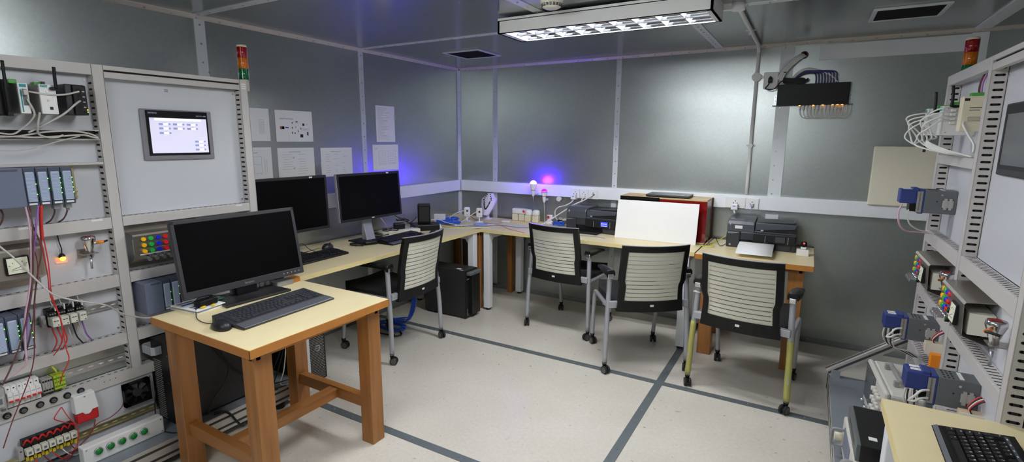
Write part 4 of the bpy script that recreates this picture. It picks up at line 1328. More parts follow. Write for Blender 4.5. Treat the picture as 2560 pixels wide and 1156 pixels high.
# ---------------------------------------------------------------- monitors
def monitor(label, W, H, loc, yaw, tilt, zb, zt=DZ, rim='bezel', logo=None, base='plate', sticker=False, bot=.034, side=.018):
    # loc: centre of the screen's lower edge (front face); stands on zt
    t = thing('monitor', label, 'monitor', (loc[0], loc[1], zt), rad(yaw))
    F = T(0, 0, zb - zt) @ RX(-rad(tilt))
    mb = MB(F)
    mb.box(-W / 2, W / 2, 0, .022, 0, H, 0, bev=.004)
    mb.box(-W * .36, W * .36, .022, .05, H * .12, H * .85, 0, bev=.014)
    mb.build('housing', rim, t)
    MB(F).box(-W / 2 + side, W / 2 - side, -.0008, .001, bot, H - side, 0).build('screen', 'screen', t)
    mb = MB(F)
    for q in ((-W / 2 + .002, -W / 2 + side, bot - .002, H - .002), (W / 2 - side, W / 2 - .002, bot - .002, H - .002), (-W / 2 + .002, W / 2 - .002, H - side, H - .002), (-W / 2 + .002, W / 2 - .002, .002, bot)):
        mb.box(q[0], q[1], -.0028, .001, q[2], q[3], 0, bev=.0012)
    mb.build('bezel', rim, t)
    if logo:
        MB(F).text(logo, .017, T(0, -.0032, bot * .52) @ TXT, 0).build('logo', 'silver', t)
        mb = MB(F)
        for k in range(5): mb.box(W * .30 + k * .022, W * .30 + .006 + k * .022, -.0033, -.0027, bot * .45, bot * .6, 0)
        mb.build('buttons', 'silver_paint', t)
    if sticker:
        MB(F).box(W * .27, W * .27 + .024, -.0034, -.0027, H - .0155, H - .006, 0).build('asset_label', 'white', t)
        MB(F).box(-.012, .012, -.0034, -.0027, bot * .3, bot * .7, 0).build('badge', 'ivory', t)
    yb = .035 if base == 'plate' else .06
    if base == 'plate':
        MB(RX(-rad(tilt))).box(-.055, .055, .018, .045, .005, zb - zt + H * .22, 0, bev=.006).build('neck', 'black_gloss', t)
        mb = MB().prism([(-.165, -.085), (.165, -.085), (.15, .11), (-.15, .11)], 'z', 0, .014, 0, bev=.004)
        mb.build('base', 'bezel_dark', t)
    else:
        mb = MB().box(-.045, .045, yb + .01, yb + .026, .008, zb - zt + H * .5, 0, bev=.004).prism([(yb - .03, .008), (yb + .03, .008), (yb + .024, .13), (yb + .008, .13)], 'x', -.042, .042, 0, bev=.003)
        mb.build('neck', 'silver_paint', t)
        MB().box(-.13, .13, yb - .10, yb + .085, 0, .010, 0, bev=.004).build('base', 'black', t)
    return t
monitor('nearest dark-framed monitor with a switched-off screen, on the wooden table', .61, .36, (-2.344, 1.452), 87.4, 9.9, .799, logo='lenovo')
monitor('middle black monitor half hidden behind the left rack post', .60, .37, (-2.875, 2.095), 88, 2, .902, rim='bezel_dark', base='column', sticker=True, bot=.02)
monitor('far black monitor with silver edge, nearest the corner on the left desk', .60, .351, (-2.853, 2.794), 86, 3.8, .916, rim='bezel_dark', base='column', sticker=True, bot=.02)
MON = bpy.data.objects['monitor.002']
MB(T(0, 0, .916 - DZ) @ RX(-rad(3.8))).box(-.3025, -.298, -.002, .02, .003, .349, 0, bev=.001).build('silver_rim', 'silver_paint', MON)
# ---------------------------------------------------------------- keyboards and mice
U = .0185
def key_layout():
    rows = []
    y = 0
    def row(j, ws, x=0):
        for w in ws:
            if w > 0: rows.append((x, j, w))
            x += abs(w)
    row(5.2, [1, -1, 1, 1, 1, 1, -.5, 1, 1, 1, 1, -.5, 1, 1, 1, 1])
    row(4, [1] * 13 + [2, -.3, 1, 1, 1, -.3, 1, 1, 1, 1])
    row(3, [1.5] + [1] * 12 + [1.5, -.3, 1, 1, 1, -.3, 1, 1, 1, 1])
    row(2, [1.75] + [1] * 11 + [2.25, -3.6, 1, 1, 1])
    row(1, [2.25] + [1] * 10 + [2.75, -1.3, 1, -1.3, 1, 1, 1, 1])
    row(0, [1.25, 1.25, 1.25, 6.25, 1.25, 1.25, 1.25, 1.25, -.3, 1, 1, 1, -.3, 2, 1])
    return rows
LET = {5: ['Esc', 'F1', 'F2', 'F3', 'F4'], 4: list('`1234567890-=') + ['<'], 3: ['Tab'] + list('QWERTYUIOP[]') + ['\\'], 2: ['Caps'] + list("ASDFGHJKL;'") + ['Enter'], 1: ['Shift'] + list('ZXCVBNM,./') + ['Shift'], 0: ['Ctrl', '', 'Alt', '', 'Alt', '', '', 'Ctrl']}
_kc = {}
def keyboard(label, loc, rz, body, keym, palm=0.0, letters=False, parts=True, group='computer keyboards', width=.45):
    t = thing('keyboard', label, 'keyboard', loc, rz, group)
    D = .155
    sx = width / .45
    old = Matrix.Diagonal((sx, 1, 1, 1))
    pts = [(0, .008), (palm + .004, .013), (palm + D, .028), (palm + D, .004), (palm + D - .01, 0), (.004, 0)]
    MB(old).prism(pts, 'x', 0, .45, 0, bev=.003).build('body', body, t)
    if palm:
        MB(old).prism([(.002, .009), (palm, .014), (palm, .0155), (.004, .0115)], 'x', .004, .446, 0, bev=.0008).build('palm_rest', 'palm_rest', t)
    sl = math.atan2(.015, D)
    F = old @ T(.018, palm + .014, .0145) @ RX(sl)
    keys = key_layout()
    cnt = {}
    one = MB(F) if not parts else None
    for (x, j, w) in keys:
        jj = int(j); cnt[jj] = cnt.get(jj, -1) + 1
        X0, Y0 = x * U + .0007, j * U + .0007
        ww = w * U - .0014
        def cap(mb):
            b = [(0, 0), (ww, 0), (ww, U - .0014), (0, U - .0014)]
            i = .0022
            v0 = [mb._v((a, c, 0)) for a, c in b]; v1 = [mb._v((a, c, .007)) for a, c in ((i, i * .6), (ww - i, i * .6), (ww - i, U - .0014 - i), (i, U - .0014 - i))]
            mb._f(v1, 0)
            for k in range(4): mb._f([v0[k], v0[(k + 1) % 4], v1[(k + 1) % 4], v1[k]], 0)
        lt = None
        if letters and jj in LET and cnt[jj] < len(LET[jj]): lt = LET[jj][cnt[jj]]
        if parts:
            kk = (round(w, 2), keym, lt)
            if kk not in _kc:
                mb = MB(); cap(mb)
                if lt: mb.text(lt, .0075 if len(lt) == 1 else .0045, T(ww * .38, U * .6, .0072), 1, ext=.0001)
                o = mb.build('key', [keym, 'legend'], t); _kc[kk] = o.data
            else:
                o = bpy.data.objects.new('key', _kc[kk]); COL.objects.link(o); o.parent = t
            o.matrix_local = F @ T(X0, Y0, 0)
        else:
            one.M = F @ T(X0, Y0, 0); cap(one)
    if one: tag(one.build('keys', keym, t), kind='stuff')
    return t
keyboard('grey keyboard with palm rest in front of the nearest monitor', (-1.936, 1.158, DZ), rad(92), 'bezel', 'key', palm=.062, width=.478)
k = keyboard('black keyboard with white letters on the cream desk in the right foreground', (.357, 1.70, DZ), rad(-91), 'black', 'key_black', palm=.012, letters=True)
mb = MB(T(.018, .026, .0145) @ RX(math.atan2(.015, .155))).box(.0, .41, 6.35 * U, 6.75 * U, -.002, .003, 0)
for i in range(14): mb.box(.012 + i * .028, .02 + i * .028, 6.45 * U, 6.6 * U, .003, .0034, 1)
mb.build('hotkey_strip', ['lcd_dark', 'plc_flap'], k)
keyboard('black keyboard on the left desk below the middle monitor', (-2.655, 1.93, DZ), rad(92), 'black', 'key_black', parts=False)
keyboard('black keyboard on the left desk below the far monitor', (-2.60, 2.73, DZ), rad(91), 'black', 'key_black', palm=.05, parts=False)

def mouse(label, loc, rz):
    t = thing('mouse', label, 'mouse', loc, rz, 'computer mice')
    mb = MB()
    def f(u, v):
        a = u * 2 * PI; k = v
        r = math.cos(k * PI / 2) ** .6
        x = .031 * math.cos(a) * r * (1 - .12 * math.sin(a)); y = .057 * math.sin(a) * r
        return (x, y, .004 + .034 * math.sin(k * PI / 2) ** .9 * (1 - .35 * max(0, y / .057)))
    mb.grid(f, 24, 8, 0)
    mb.lathe([(.0, 0), (.02, 0), (.029, .004)], m=0, cap=False) if False else None
    mb.grid(lambda u, v: (.031 * math.cos(2 * PI * u) * (1 - .12 * math.sin(2 * PI * u)) * (1 - v * .98), .057 * math.sin(2 * PI * u) * (1 - v * .98), .004 * (1 - v)), 24, 1, 0)
    mb.build('body', 'bezel_dark', t)
    MB().cyl((-.003, .03, .030), (.003, .03, .030), .007, 0, n=14).build('wheel', 'rubber', t)
    return t
m = mouse('dark mouse beside the grey keyboard on the wooden table', (-2.045, 1.125, DZ), rad(88))
mouse('black mouse on the left desk behind the keyboard of the middle monitor', (-2.93, 2.42, DZ), rad(20))
mouse('black mouse at the end of the far keyboard on the left desk', (-2.62, 3.235, DZ), rad(80))
cable('mouse_cable', [(-2.102, 1.123, .752), (-2.16, 1.12, .746), (-2.24, 1.135, .745), (-2.31, 1.17, .757), (-2.36, 1.20, .785), (-2.39, 1.235, .788), (-2.40, 1.3, .78), (-2.36, 1.35, .77), (-2.41, 1.36, .76)], .0018, 'cable_black', 'thin black mouse cable over the booklets on the wooden table')
cable('mouse_cable', [(-2.945, 2.36, .755), (-2.96, 2.30, .745), (-2.95, 2.22, .744), (-2.95, 2.16, .745)], .0018, 'cable_black', 'thin black mouse cable below the middle monitor')
cable('keyboard_cable', [(-2.81, 2.22, .768), (-2.86, 2.20, .79), (-2.90, 2.19, .82), (-2.93, 2.16, .80), (-2.95, 2.12, .765), (-2.97, 2.07, .745)], .002, 'cable_black', 'black keyboard cable arching behind the keyboard of the middle monitor')

# ---------------------------------------------------------------- tower computers
def mesh_dots(mb, x0, x1, z0, z1, y, step, m=1):
    nz = int((z1 - z0) / step); nx = int((x1 - x0) / step)
    for j in range(nz):
        for i in range(nx):
            x = x0 + (i + .5 + .5 * (j % 2)) * step; z = z0 + (j + .5) * step
            if x > x1 - step * .4: continue
            mb.box(x - step * .36, x + step * .36, y - .0006, y, z - step * .2, z + step * .2, m)
def tower_pc(label, loc, rz, W, H, D, handle='silver_paint', mesh=True, group='black tower computers', emblem=False):
    t = thing('tower_computer', label, 'computer', loc, rz, group)
    MB().box(-W / 2, W / 2, .012, D, .012, H, 0, bev=.004).build('case', 'case_side', t)
    mb = MB().box(-W / 2, W / 2, 0, .014, .01, H, 0, bev=.004).build('front_panel', 'case_black', t)
    if mesh:
        mb = MB(); mesh_dots(mb, -W / 2 + .012, W / 2 - .012 if emblem else 0.0, .02, H - .09, -.0002, .0105, 0)
        mb.build('front_mesh', 'instrument_dark' if not emblem else 'ni_panel', t)
    for x in (-W / 2 + .02, W / 2 - .02):
        MB().box(x - .015, x + .015, .02, .06, 0, .012, 0).box(x - .015, x + .015, D - .06, D - .02, 0, .012, 0).build('feet', 'rubber', t)
    return t
# black tower with silver handle on the platform, front towards the camera side
t = tower_pc('black tower computer with silver handle standing on the platform by the left rack', (-2.60, 1.135, .14), 0, .175, .425, .47)
def handle(t, W, H, z0, z1, x0, x1, m):
    out = [(x0, -.002), (x0, -.03), (x0 + .012, -.042), (x1 - .012, -.042), (x1, -.03), (x1, -.002)]
    inn = [(x1 - .006, -.002), (x1 - .006, -.028), (x1 - .015, -.036), (x0 + .015, -.036), (x0 + .006, -.028), (x0 + .006, -.002)]
    MB().prism(out + inn, 'z', z0, z1, 0, bev=.002).build('handle', m, t)
handle(t, .175, .425, .365, .405, -.085, .02, 'silver_paint')
MB().box(.03, .055, .1, .13, .425, .4256, 0).build('label', 'white', t)
MB().cyl((.06, -.001, .36), (.06, .0, .36), .004, 0, n=10).cyl((.045, -.001, .22), (.045, 0, .22), .003, 0, n=8).build('button', 'ni_grey', t)
# tower under the left desk, front facing the room
t = tower_pc('black tower computer under the left desk beside the chair', (-2.415, 3.475, 0), rad(90), .175, .425, .45, mesh=False)
MB().box(-.075, .088, -.045, .004, .385, .412, 0, bev=.006).build('handle', 'ni_grey', t)
mb = MB().box(-.03, .086, -.028, .002, .03, .385, 0, bev=.003); mb.build('front_door', 'case_black', t)
mb = MB()
for i in range(4): mb.box(-.072 + i * .009, -.066 + i * .009, -.0012, 0, .345, .352, 0)
mb.box(-.068, -.064, -.001, 0, .03, .09, 0)
mb.build('ports', 'silver_paint', t)
MB().box(-.06, -.03, .08, .12, .425, .4256, 0).box(-.083, -.068, .04, .07, .425, .4256, 0).build('labels', 'white', t)
# tower with round emblem under the near end of the left desk
t = tower_pc('black mesh-fronted computer with round emblem behind the wooden table', (-2.557, 1.965, 0), rad(90), .165, .43, .42, emblem=True)
MB().box(-.085, .085, -.04, .002, .345, .43, 0, bev=.004).build('handle', 'case_black', t)
mb = MB().lathe([(.0155, 0), (.019, 0), (.019, -.003), (.0155, -.003), (.0155, 0)], (.02, -.0005, .225), 0, n=24, axis='y', cap=False).text('DELL', .0125, T(.02, -.002, .225) @ TXT, 0)
mb.build('emblem', 'silver', t)
# cables around the towers and under the wooden table
cable('power_cable', [(-2.465, 1.30, .72), (-2.49, 1.304, .56), (-2.49, 1.36, .45), (-2.485, 1.385, .37), (-2.49, 1.365, .29), (-2.495, 1.296, .215), (-2.495, 1.262, .15)], .004, 'cable_black', 'black cable hanging along the side of the silver-handled tower')
cable('power_cable', [(-2.47, 1.33, .72), (-2.49, 1.32, .52), (-2.495, 1.40, .36), (-2.495, 1.5, .25), (-2.48, 1.6, .175), (-2.46, 1.7, .16)], .003, 'cable_black', 'thinner black cable hanging slantwise along the silver-handled tower')
cable('loose_cable', [(-2.48, 1.29, .147), (-2.46, 1.32, .149), (-2.44, 1.345, .13), (-2.43, 1.375, .07), (-2.425, 1.4, .045), (-2.43, 1.45, .06), (-2.435, 1.52, .08)], .0055, 'cable_black', 'thick black cable hanging over the platform edge')
cable('loose_cable', [(-2.655, 1.118, .30), (-2.64, 1.10, .20), (-2.57, 1.085, .145), (-2.50, 1.09, .143), (-2.455, 1.12, .143)], .003, 'cable_black', 'black cable curling from the button box onto the platform')
for i, (dy, m, lab) in enumerate(((0, 'cable_black', 'black cable hanging behind the wooden table, first of the tangle'), (.05, 'cable_black', 'black cable hanging behind the wooden table, second of the tangle'), (.10, 'cable_white', 'white cable hanging behind the wooden table'))):
    cable('hanging_cable', [(-2.5, 1.62 + dy, .72), (-2.49, 1.66 + dy * .6, .52), (-2.5, 1.70 + dy * .3, .36), (-2.49, 1.62 + dy * .8, .22), (-2.47, 1.56 + dy, .146), (-2.44, 1.62 + dy, .144)], .0035, m, lab)
# ---------------------------------------------------------------- things on the wooden table
t = thing('booklet_stack', 'thin stack of printed booklets beside the nearest monitor', 'booklets', (-2.395, 1.225, DZ), rad(8))
for i, (a, m) in enumerate(((0, 'paper'), (.05, 'instrument_dark'), (-.03, 'paper'))):
    MB(T(0, 0, i * .006) @ RZ(a)).box(-.09, .09, -.07, .07, .0002, .0055, 0, bev=.001).build('booklet', m, t)
mb = MB(T(0, 0, .0178) @ RZ(-.03))
for i in range(5): mb.box(-.075 + i * .03, -.055 + i * .03, -.055, .02 + .01 * (i % 3), 0, .0004, i % 3)
mb.build('cover_print', ['ink', 'ink_blue', 'paper'], t)
t = thing('circuit_board', 'small green circuit board behind the black box under the nearest monitor', 'circuit board', (-2.40, 1.275, DZ + .019), rad(12))
MB().box(-.035, .035, -.06, .06, .0, .0016, 0).build('board', 'green_pcb', t)
for q, m in (((-.02, .012, -.05, -.02, .0016, .018), 'silver'), ((-.02, .01, -.005, .02, .0016, .016), 'silver'), ((-.01, .02, .03, .05, .0016, .010), 'silver')): MB().box(*q, 0, bev=.001).build('connector', m, t)
tag(MB().box(-.045, .045, -.022, .022, 0, .03, 0, bev=.004).build('adapter_box', 'black', None, (-2.345, 1.235, DZ + .019), rad(100)), 'small black box lying on the booklets', 'adapter')
tag(MB().box(0, .012, 0, .025, 0, .007, 0, bev=.002).box(.02, .03, .04, .06, 0, .008, 0, bev=.002).build('yellow_plugs', 'yellow', None, (-2.315, 1.19, DZ + .019), .3), 'yellow plugs beside the small black box', 'plug')
t = thing('terminal_row', 'row of white and red plugs lying behind the nearest monitor', 'plugs', (-2.425, 1.40, DZ), rad(90))
for i in range(7): MB().box(i * .03, i * .03 + .022, -.012, .012, 0, .04, 0, bev=.003).build('plug', 'red_dark' if i == 1 else ('cable_pink' if i == 0 else 'white'), t)
tag(MB().box(-.05, .05, -.03, .03, 0, .028, 0, bev=.004).build('grey_case', 'instrument_dark', None, (-2.395, 1.665, DZ), rad(90)), 'small grey case behind the foot of the nearest monitor', 'case')
tag(MB().box(-.022, .022, -.03, .03, 0, .026, 0, bev=.001).build('wooden_block', 'wood_edge', None, (-2.405, 1.74, DZ), rad(90)), 'wooden block beside the grey case on the wooden table', 'block')

# ---------------------------------------------------------------- left desk clutter
def coil(name, c, R, r, n, m, label, zz=.004, cat='cable', group=None, el=1.0, rot=0, seed=1):
    rnd = random.Random(seed); pts = []
    for i in range(n * 10):
        a = i / 10 * 2 * PI
        k = 1 + rnd.uniform(-.16, .16)
        x = R * math.cos(a) * k; y = R * el * math.sin(a) * k
        pts.append((c[0] + x * math.cos(rot) - y * math.sin(rot), c[1] + x * math.sin(rot) + y * math.cos(rot), c[2] + r + zz * (i / 10) * .6 + rnd.uniform(0, zz)))
    return cable(name, pts, r, m, label, cat, group, n=6, sub=3)
t = thing('power_brick', 'black power brick lying on the left desk between the two keyboards', 'power adapter', (-2.775, 2.68, DZ), rad(70))
MB().box(-.05, .05, -.022, .022, 0, .026, 0, bev=.006).build('brick', 'black', t)
MB().tube([(.05, 0, .012), (.085, .01, .008), (.11, -.01, .005)], .003, 0).cyl((.105, -.008, .006), (.13, -.02, .006), .005, 0).build('lead', 'cable_black', t)
coil('adapter_cable', (-2.83, 2.60, DZ), .055, .003, 3, 'cable_black', 'coiled black cable beside the power brick on the left desk', seed=3, el=.6)
cable('adapter_cable', [(-2.76, 2.70, .745), (-2.70, 2.78, .745), (-2.66, 2.83, .7445), (-2.62, 2.80, .7445), (-2.60, 2.76, .746)], .003, 'cable_black', 'black lead running from the power brick to the far keyboard')
t = thing('power_strip', 'white power strip under black cables behind the far keyboard', 'power strip', (-2.90, 3.13, DZ), rad(66))
MB().box(-.17, .17, -.045, .045, 0, .035, 0, bev=.006).build('body', 'offwhite', t)
for i in range(4): MB().box(-.14 + i * .075, -.09 + i * .075, -.03, .03, .035, .0358, 0).build('outlet', 'white', t)
tag(MB().box(-.045, .045, -.028, .028, 0, .05, 0, bev=.008).build('power_adapter', 'black', None, (-2.92, 3.15, DZ + .036), rad(55)), 'black power adapter standing on the white power strip', 'power adapter')
for i, (c, R, sd) in enumerate((((-2.90, 3.02, DZ + .036), .06, 5), ((-2.97, 3.0, DZ), .06, 6), ((-2.93, 3.20, DZ + .09), .05, 7))):
    coil('black_cable', c, R, .003, 2, 'cable_black', ('loose black cable loops on the power strip', 'loose black cable loops beside the foot of the far monitor', 'black cable loop above the power adapter')[i], seed=sd, zz=.010)
cable('monitor_cable', [(-2.93, 3.08, .98), (-2.99, 3.15, .90), (-2.98, 3.25, .84), (-2.96, 3.32, .80), (-2.98, 3.40, .81), (-3.0, 3.46, .83)], .0035, 'cable_black', 'dark cable drooping from the far monitor to the black speaker')
cable('monitor_cable', [(-2.93, 3.09, .96), (-2.98, 3.17, .87), (-2.97, 3.27, .80), (-2.95, 3.33, .77), (-2.97, 3.40, .775)], .0025, 'cable_yellow', 'thin yellow-green cable beside the drooping monitor cable')
cable('monitor_cable', [(-2.86, 2.86, .93), (-2.87, 2.93, .86), (-2.90, 2.99, .80), (-2.95, 3.0, .77)], .004, 'cable_grey', 'grey cable behind the neck of the far monitor')
# black box with upright speaker
t = thing('docking_box', 'flat black box under the upright black speaker', 'box', (-2.855, 3.40, DZ), rad(52))
MB().box(-.115, .115, -.085, .085, 0, .052, 0, bev=.008).build('body', 'black', t)
t = thing('speaker', 'upright black speaker standing on the flat black box', 'speaker', (-2.885, 3.43, DZ + .0525), rad(40))
MB().box(-.055, .055, -.055, .055, 0, .168, 0, bev=.010).build('body', 'black', t)
MB().box(-.042, .042, -.0565, -.055, .02, .145, 0, bev=.0006).build('grille', 'bezel_dark', t)
MB().box(.055, .0556, -.01, .005, .09, .13, 0).build('label', 'white', t)
tag(MB().box(-.055, .055, -.02, .02, 0, .075, 0, bev=.006).build('white_adapter', 'white', None, (-2.99, 3.78, DZ + .002), rad(35)), 'white adapter box standing beside the blue cables in the corner', 'adapter')
for i, (c, R, sd, m, lab) in enumerate((((-2.93, 3.78, DZ + .002), .075, 11, 'cable_blue', 'coil of blue network cable in front of the white adapter'), ((-2.88, 3.70, DZ + .002), .07, 12, 'cable_blue', 'coil of blue network cable nearest the black box'), ((-2.80, 3.72, DZ + .002), .07, 13, 'cable_blue', 'loose coil of blue network cable left of the two white cameras'), ((-2.96, 3.90, DZ + .002), .08, 14, 'cable_blue', 'coil of blue network cable deepest in the corner'))):
    coil('network_cable', c, R, .0035, 5, m, lab, seed=sd, el=.6, rot=.6, zz=.008, group='blue network cables on the desk')
cable('white_cable', [(-2.90, 3.55, .80), (-2.86, 3.60, .80), (-2.83, 3.66, .77), (-2.74, 3.66, .76), (-2.66, 3.68, .745)], .004, 'cable_white', 'white cable crossing the blue coils')
cable('white_cable', [(-2.82, 3.52, .746), (-2.72, 3.52, .746), (-2.64, 3.55, .746), (-2.56, 3.62, .747), (-2.47, 3.70, .747), (-2.40, 3.74, .747)], .004, 'cable_white', 'white cable along the front edge of the corner')
cable('yellow_cable', [(-2.86, 3.60, .748), (-2.77, 3.56, .748), (-2.68, 3.57, .748), (-2.58, 3.63, .748), (-2.52, 3.68, .748)], .004, 'cable_yellow', 'yellow-green cable beside the white cable in the corner')
tag(MB().lathe([(0, 0), (.018, 0), (.018, .02), (.008, .028), (.008, .04), (0, .04)]).build('white_plug', 'white', None, (-2.76, 3.49, DZ)), 'white round plug lying beside the flat black box', 'plug')
# bundled pale blue cables
B = [(-2.72, 3.62, .750), (-2.66, 3.68, .748), (-2.57, 3.76, .750), (-2.50, 3.80, .749), (-2.42, 3.88, .750), (-2.33, 3.90, .749), (-2.22, 3.90, .749), (-2.12, 3.95, .749), (-2.03, 3.98, .749)]
for i, (m, lab) in enumerate((('cable_lblue', 'pale blue cable of the bundle along the back desk'), ('cable_white', 'white cable of the bundle along the back desk'), ('cable_lblue', 'second pale blue cable of the bundle along the back desk, slightly behind'))):
    cable('bundled_cable', [(x + .006 * math.sin(k * 2.1 + i * 2), y + .018 * i + .010 * math.sin(k * 1.7 + i), z + .002 * (i % 2)) for k, (x, y, z) in enumerate(B)], .0035, m, lab, group='cable bundle on the back desk')
coil('bundled_cable', (-2.535, 3.80, DZ + .001), .06, .003, 5, 'cable_lblue', 'tied coil of pale blue cable in front of the two white cameras', seed=21, el=.35, rot=.75, zz=.006)
cable('red_cable', [(-2.95, 4.22, .745), (-2.80, 4.10, .745), (-2.55, 3.95, .745), (-2.40, 3.88, .757), (-2.25, 3.80, .745), (-2.02, 3.69, .745)], .0018, 'cable_orange', 'thin red cable running diagonally across the desk corner')

# two small white cameras on stands
def ip_camera(label, loc, rz):
    t = thing('camera', label, 'camera', loc, rz, 'small white cameras on stands')
    MB().lathe([(0, 0), (.038, 0), (.036, .006), (.008, .009), (.0065, .012), (.0065, .055), (0, .055)]).build('stand', 'white_gloss', t)
    mb = MB().box(-.03, .03, -.012, .016, .045, .135, 0, bev=.012); mb.build('body', 'white_gloss', t)
    MB().cyl((0, -.0135, .10), (0, -.012, .10), .016, 0, n=20).cyl((0, -.016, .10), (0, -.013, .10), .009, 1, n=16).build('lens', ['ivory', 'slot'], t)
    mb = MB()
    for i in range(3): mb.cyl((.006 * (i - 1), -.0128, .066), (.006 * (i - 1), -.012, .066), .002, 0, n=8)
    mb.build('speaker_holes', 'ink_dark', t)
    return t
ic = ip_camera('small white camera on a stand, left of the two in the corner', (-2.80, 3.96, DZ + .002), rad(40))
dup(ic, 'small white camera on a stand, right of the two in the corner', (-2.665, 3.97, DZ + .002), rad(35))
cable('camera_cable', [(-2.815, 3.945, .845), (-2.85, 3.90, .835), (-2.90, 3.85, .80), (-2.92, 3.84, .77)], .004, 'cable_white', 'white cable plugged into the left white camera')
cable('camera_cable', [(-2.68, 3.955, .845), (-2.71, 3.92, .82), (-2.75, 3.86, .775), (-2.78, 3.83, .75)], .004, 'cable_white', 'white cable plugged into the right white camera')

# bust with necklace
t = thing('necklace_bust', 'white jewellery bust on a round foot in the corner of the desk', 'display bust', (-2.70, 4.17, DZ + .002), rad(6))
MB().lathe([(0, 0), (.048, 0), (.048, .006), (.02, .012), (.016, .02), (.016, .06), (0, .06)], n=28).build('foot', 'skin_white', t)
def bust(u, v):
    # u across -1..1, v up 0..1
    w = .052 + .03 * math.sin(PI * min(1, v * 1.05)) ** .8 * (1 if v < .6 else 1) - (.022 * max(0, (v - .72) / .28))
    w = (.03 + .05 * math.sin(v * PI * .62)) if v < .75 else (.076 - .05 * ((v - .75) / .25) ** .8)
    x = (u * 2 - 1) * w
    y = -.015 + .105 * (v - .35) - .028 * (1 - (u * 2 - 1) ** 2) + .0
    return (x, y, .045 + .205 * v)
mb = MB()
N = 16
A = [[mb._v(bust(i / N, j / N)) for j in range(N + 1)] for i in range(N + 1)]
Bk = [[mb._v((Vector(bust(i / N, j / N)) + Vector((0, .02 + .012 * math.sin(PI * i / N), 0)))) for j in range(N + 1)] for i in range(N + 1)]
for i in range(N):
    for j in range(N):
        mb._f([A[i][j], A[i + 1][j], A[i + 1][j + 1], A[i][j + 1]], 0, True); mb._f([Bk[i][j], Bk[i][j + 1], Bk[i + 1][j + 1], Bk[i + 1][j]], 0, True)
for k in range(N):
    mb._f([A[k][0], Bk[k][0], Bk[k + 1][0], A[k + 1][0]], 0); mb._f([A[k][N], A[k + 1][N], Bk[k + 1][N], Bk[k][N]], 0)
    mb._f([A[0][k], A[0][k + 1], Bk[0][k + 1], Bk[0][k]], 0); mb._f([A[N][k], Bk[N][k], Bk[N][k + 1], A[N][k + 1]], 0)
mb.build('bust', 'skin_white', t)
nk = thing('necklace', 'dark beaded necklace hanging on the white bust', 'necklace', (-2.70, 4.17, DZ + .002), rad(6))
mb = MB(); NB = 26
for i in range(NB + 1):
    s = -1 + 2 * i / NB
    v = .96 - .66 * (1 - abs(s) ** 1.8)
    u = .5 + .5 * (.55 * math.sin(s * PI / 2)) * (1.0 if v > .7 else .85)
    p = Vector(bust(u, v)) + Vector((0, -.005, 0))
    mb.sphere(p, .0062 if i % 3 else .0078, i % 2, n=8)
mb.build('beads', ['bead', 'black'], nk)

# white smart home gadgets by the lit bulb
def cube(label, loc, rz):
    t = thing('white_hub', label, 'smart device', loc, rz, 'white smart home cubes')
    MB().box(-.031, .031, -.031, .031, 0, .066, 0, bev=.009).build('body', 'ivory', t)
    return t
cb = cube('ivory cube gadget, left front of the four under the lit bulb', (-2.435, 4.268, DZ), .1)
dup(cb, 'ivory cube gadget, second from the left under the lit bulb', (-2.366, 4.275, DZ), .05)
dup(cb, 'ivory cube gadget, third from the left carrying a round white cap', (-2.285, 4.25, DZ), .0)
dup(cb, 'ivory cube gadget, rightmost of the four carrying a round white cap', (-2.205, 4.25, DZ), .1)
t = thing('white_speaker', 'long white box lying on top of the two left cubes', 'smart device', (-2.392, 4.272, DZ + .0665), rad(2))
MB().box(-.075, .075, -.03, .03, 0, .052, 0, bev=.010).build('body', 'white_gloss', t)
MB().lathe([(0, 0), (.012, 0), (.012, -.004), (0, -.004)], (.055, -.03, .03), 0, n=16, axis='y').build('red_sensor', 'btn_red', t)
def puck(label, loc):
    t = thing('round_sensor', label, 'smart device', loc, 0, 'round white caps on the cubes')
    MB().lathe([(0, 0), (.034, 0), (.036, .006), (.036, .034), (.030, .048), (.016, .054), (0, .055)], n=26).build('body', 'white_gloss', t)
    return t
pk = puck('round white cap on the third cube', (-2.285, 4.25, DZ + .0665))
dup(pk, 'round white cap on the rightmost cube', (-2.205, 4.25, DZ + .0665))
t = thing('motion_sensor', 'white motion sensor with red eye on a dome foot right of the cubes', 'smart device', (-2.075, 4.27, DZ), .1)
MB().lathe([(0, 0), (.045, 0), (.044, .012), (.02, .03), (.012, .045), (0, .045)], n=26).build('foot', 'white_gloss', t)
MB().box(-.02, .034, -.018, .018, .042, .082, 0, bev=.008).build('head', 'white_gloss', t)
MB().lathe([(0, 0), (.013, 0), (.013, -.004), (0, -.004)], (-.003, -.018, .062), 0, n=16, axis='y').build('red_eye', 'btn_red', t)
tag(MB().box(-.04, .04, -.03, .03, 0, .014, 0, bev=.004).build('flat_case', 'white', None, (-2.46, 4.13, DZ), .2), 'flat white case lying left of the ivory cubes', 'case')
tag(MB().lathe([(0, 0), (.03, 0), (.03, .012), (0, .014)], n=24).build('flat_disc', 'white', None, (-2.08, 4.03, DZ)), 'flat white disc lying in front of the rightmost cube', 'disc')

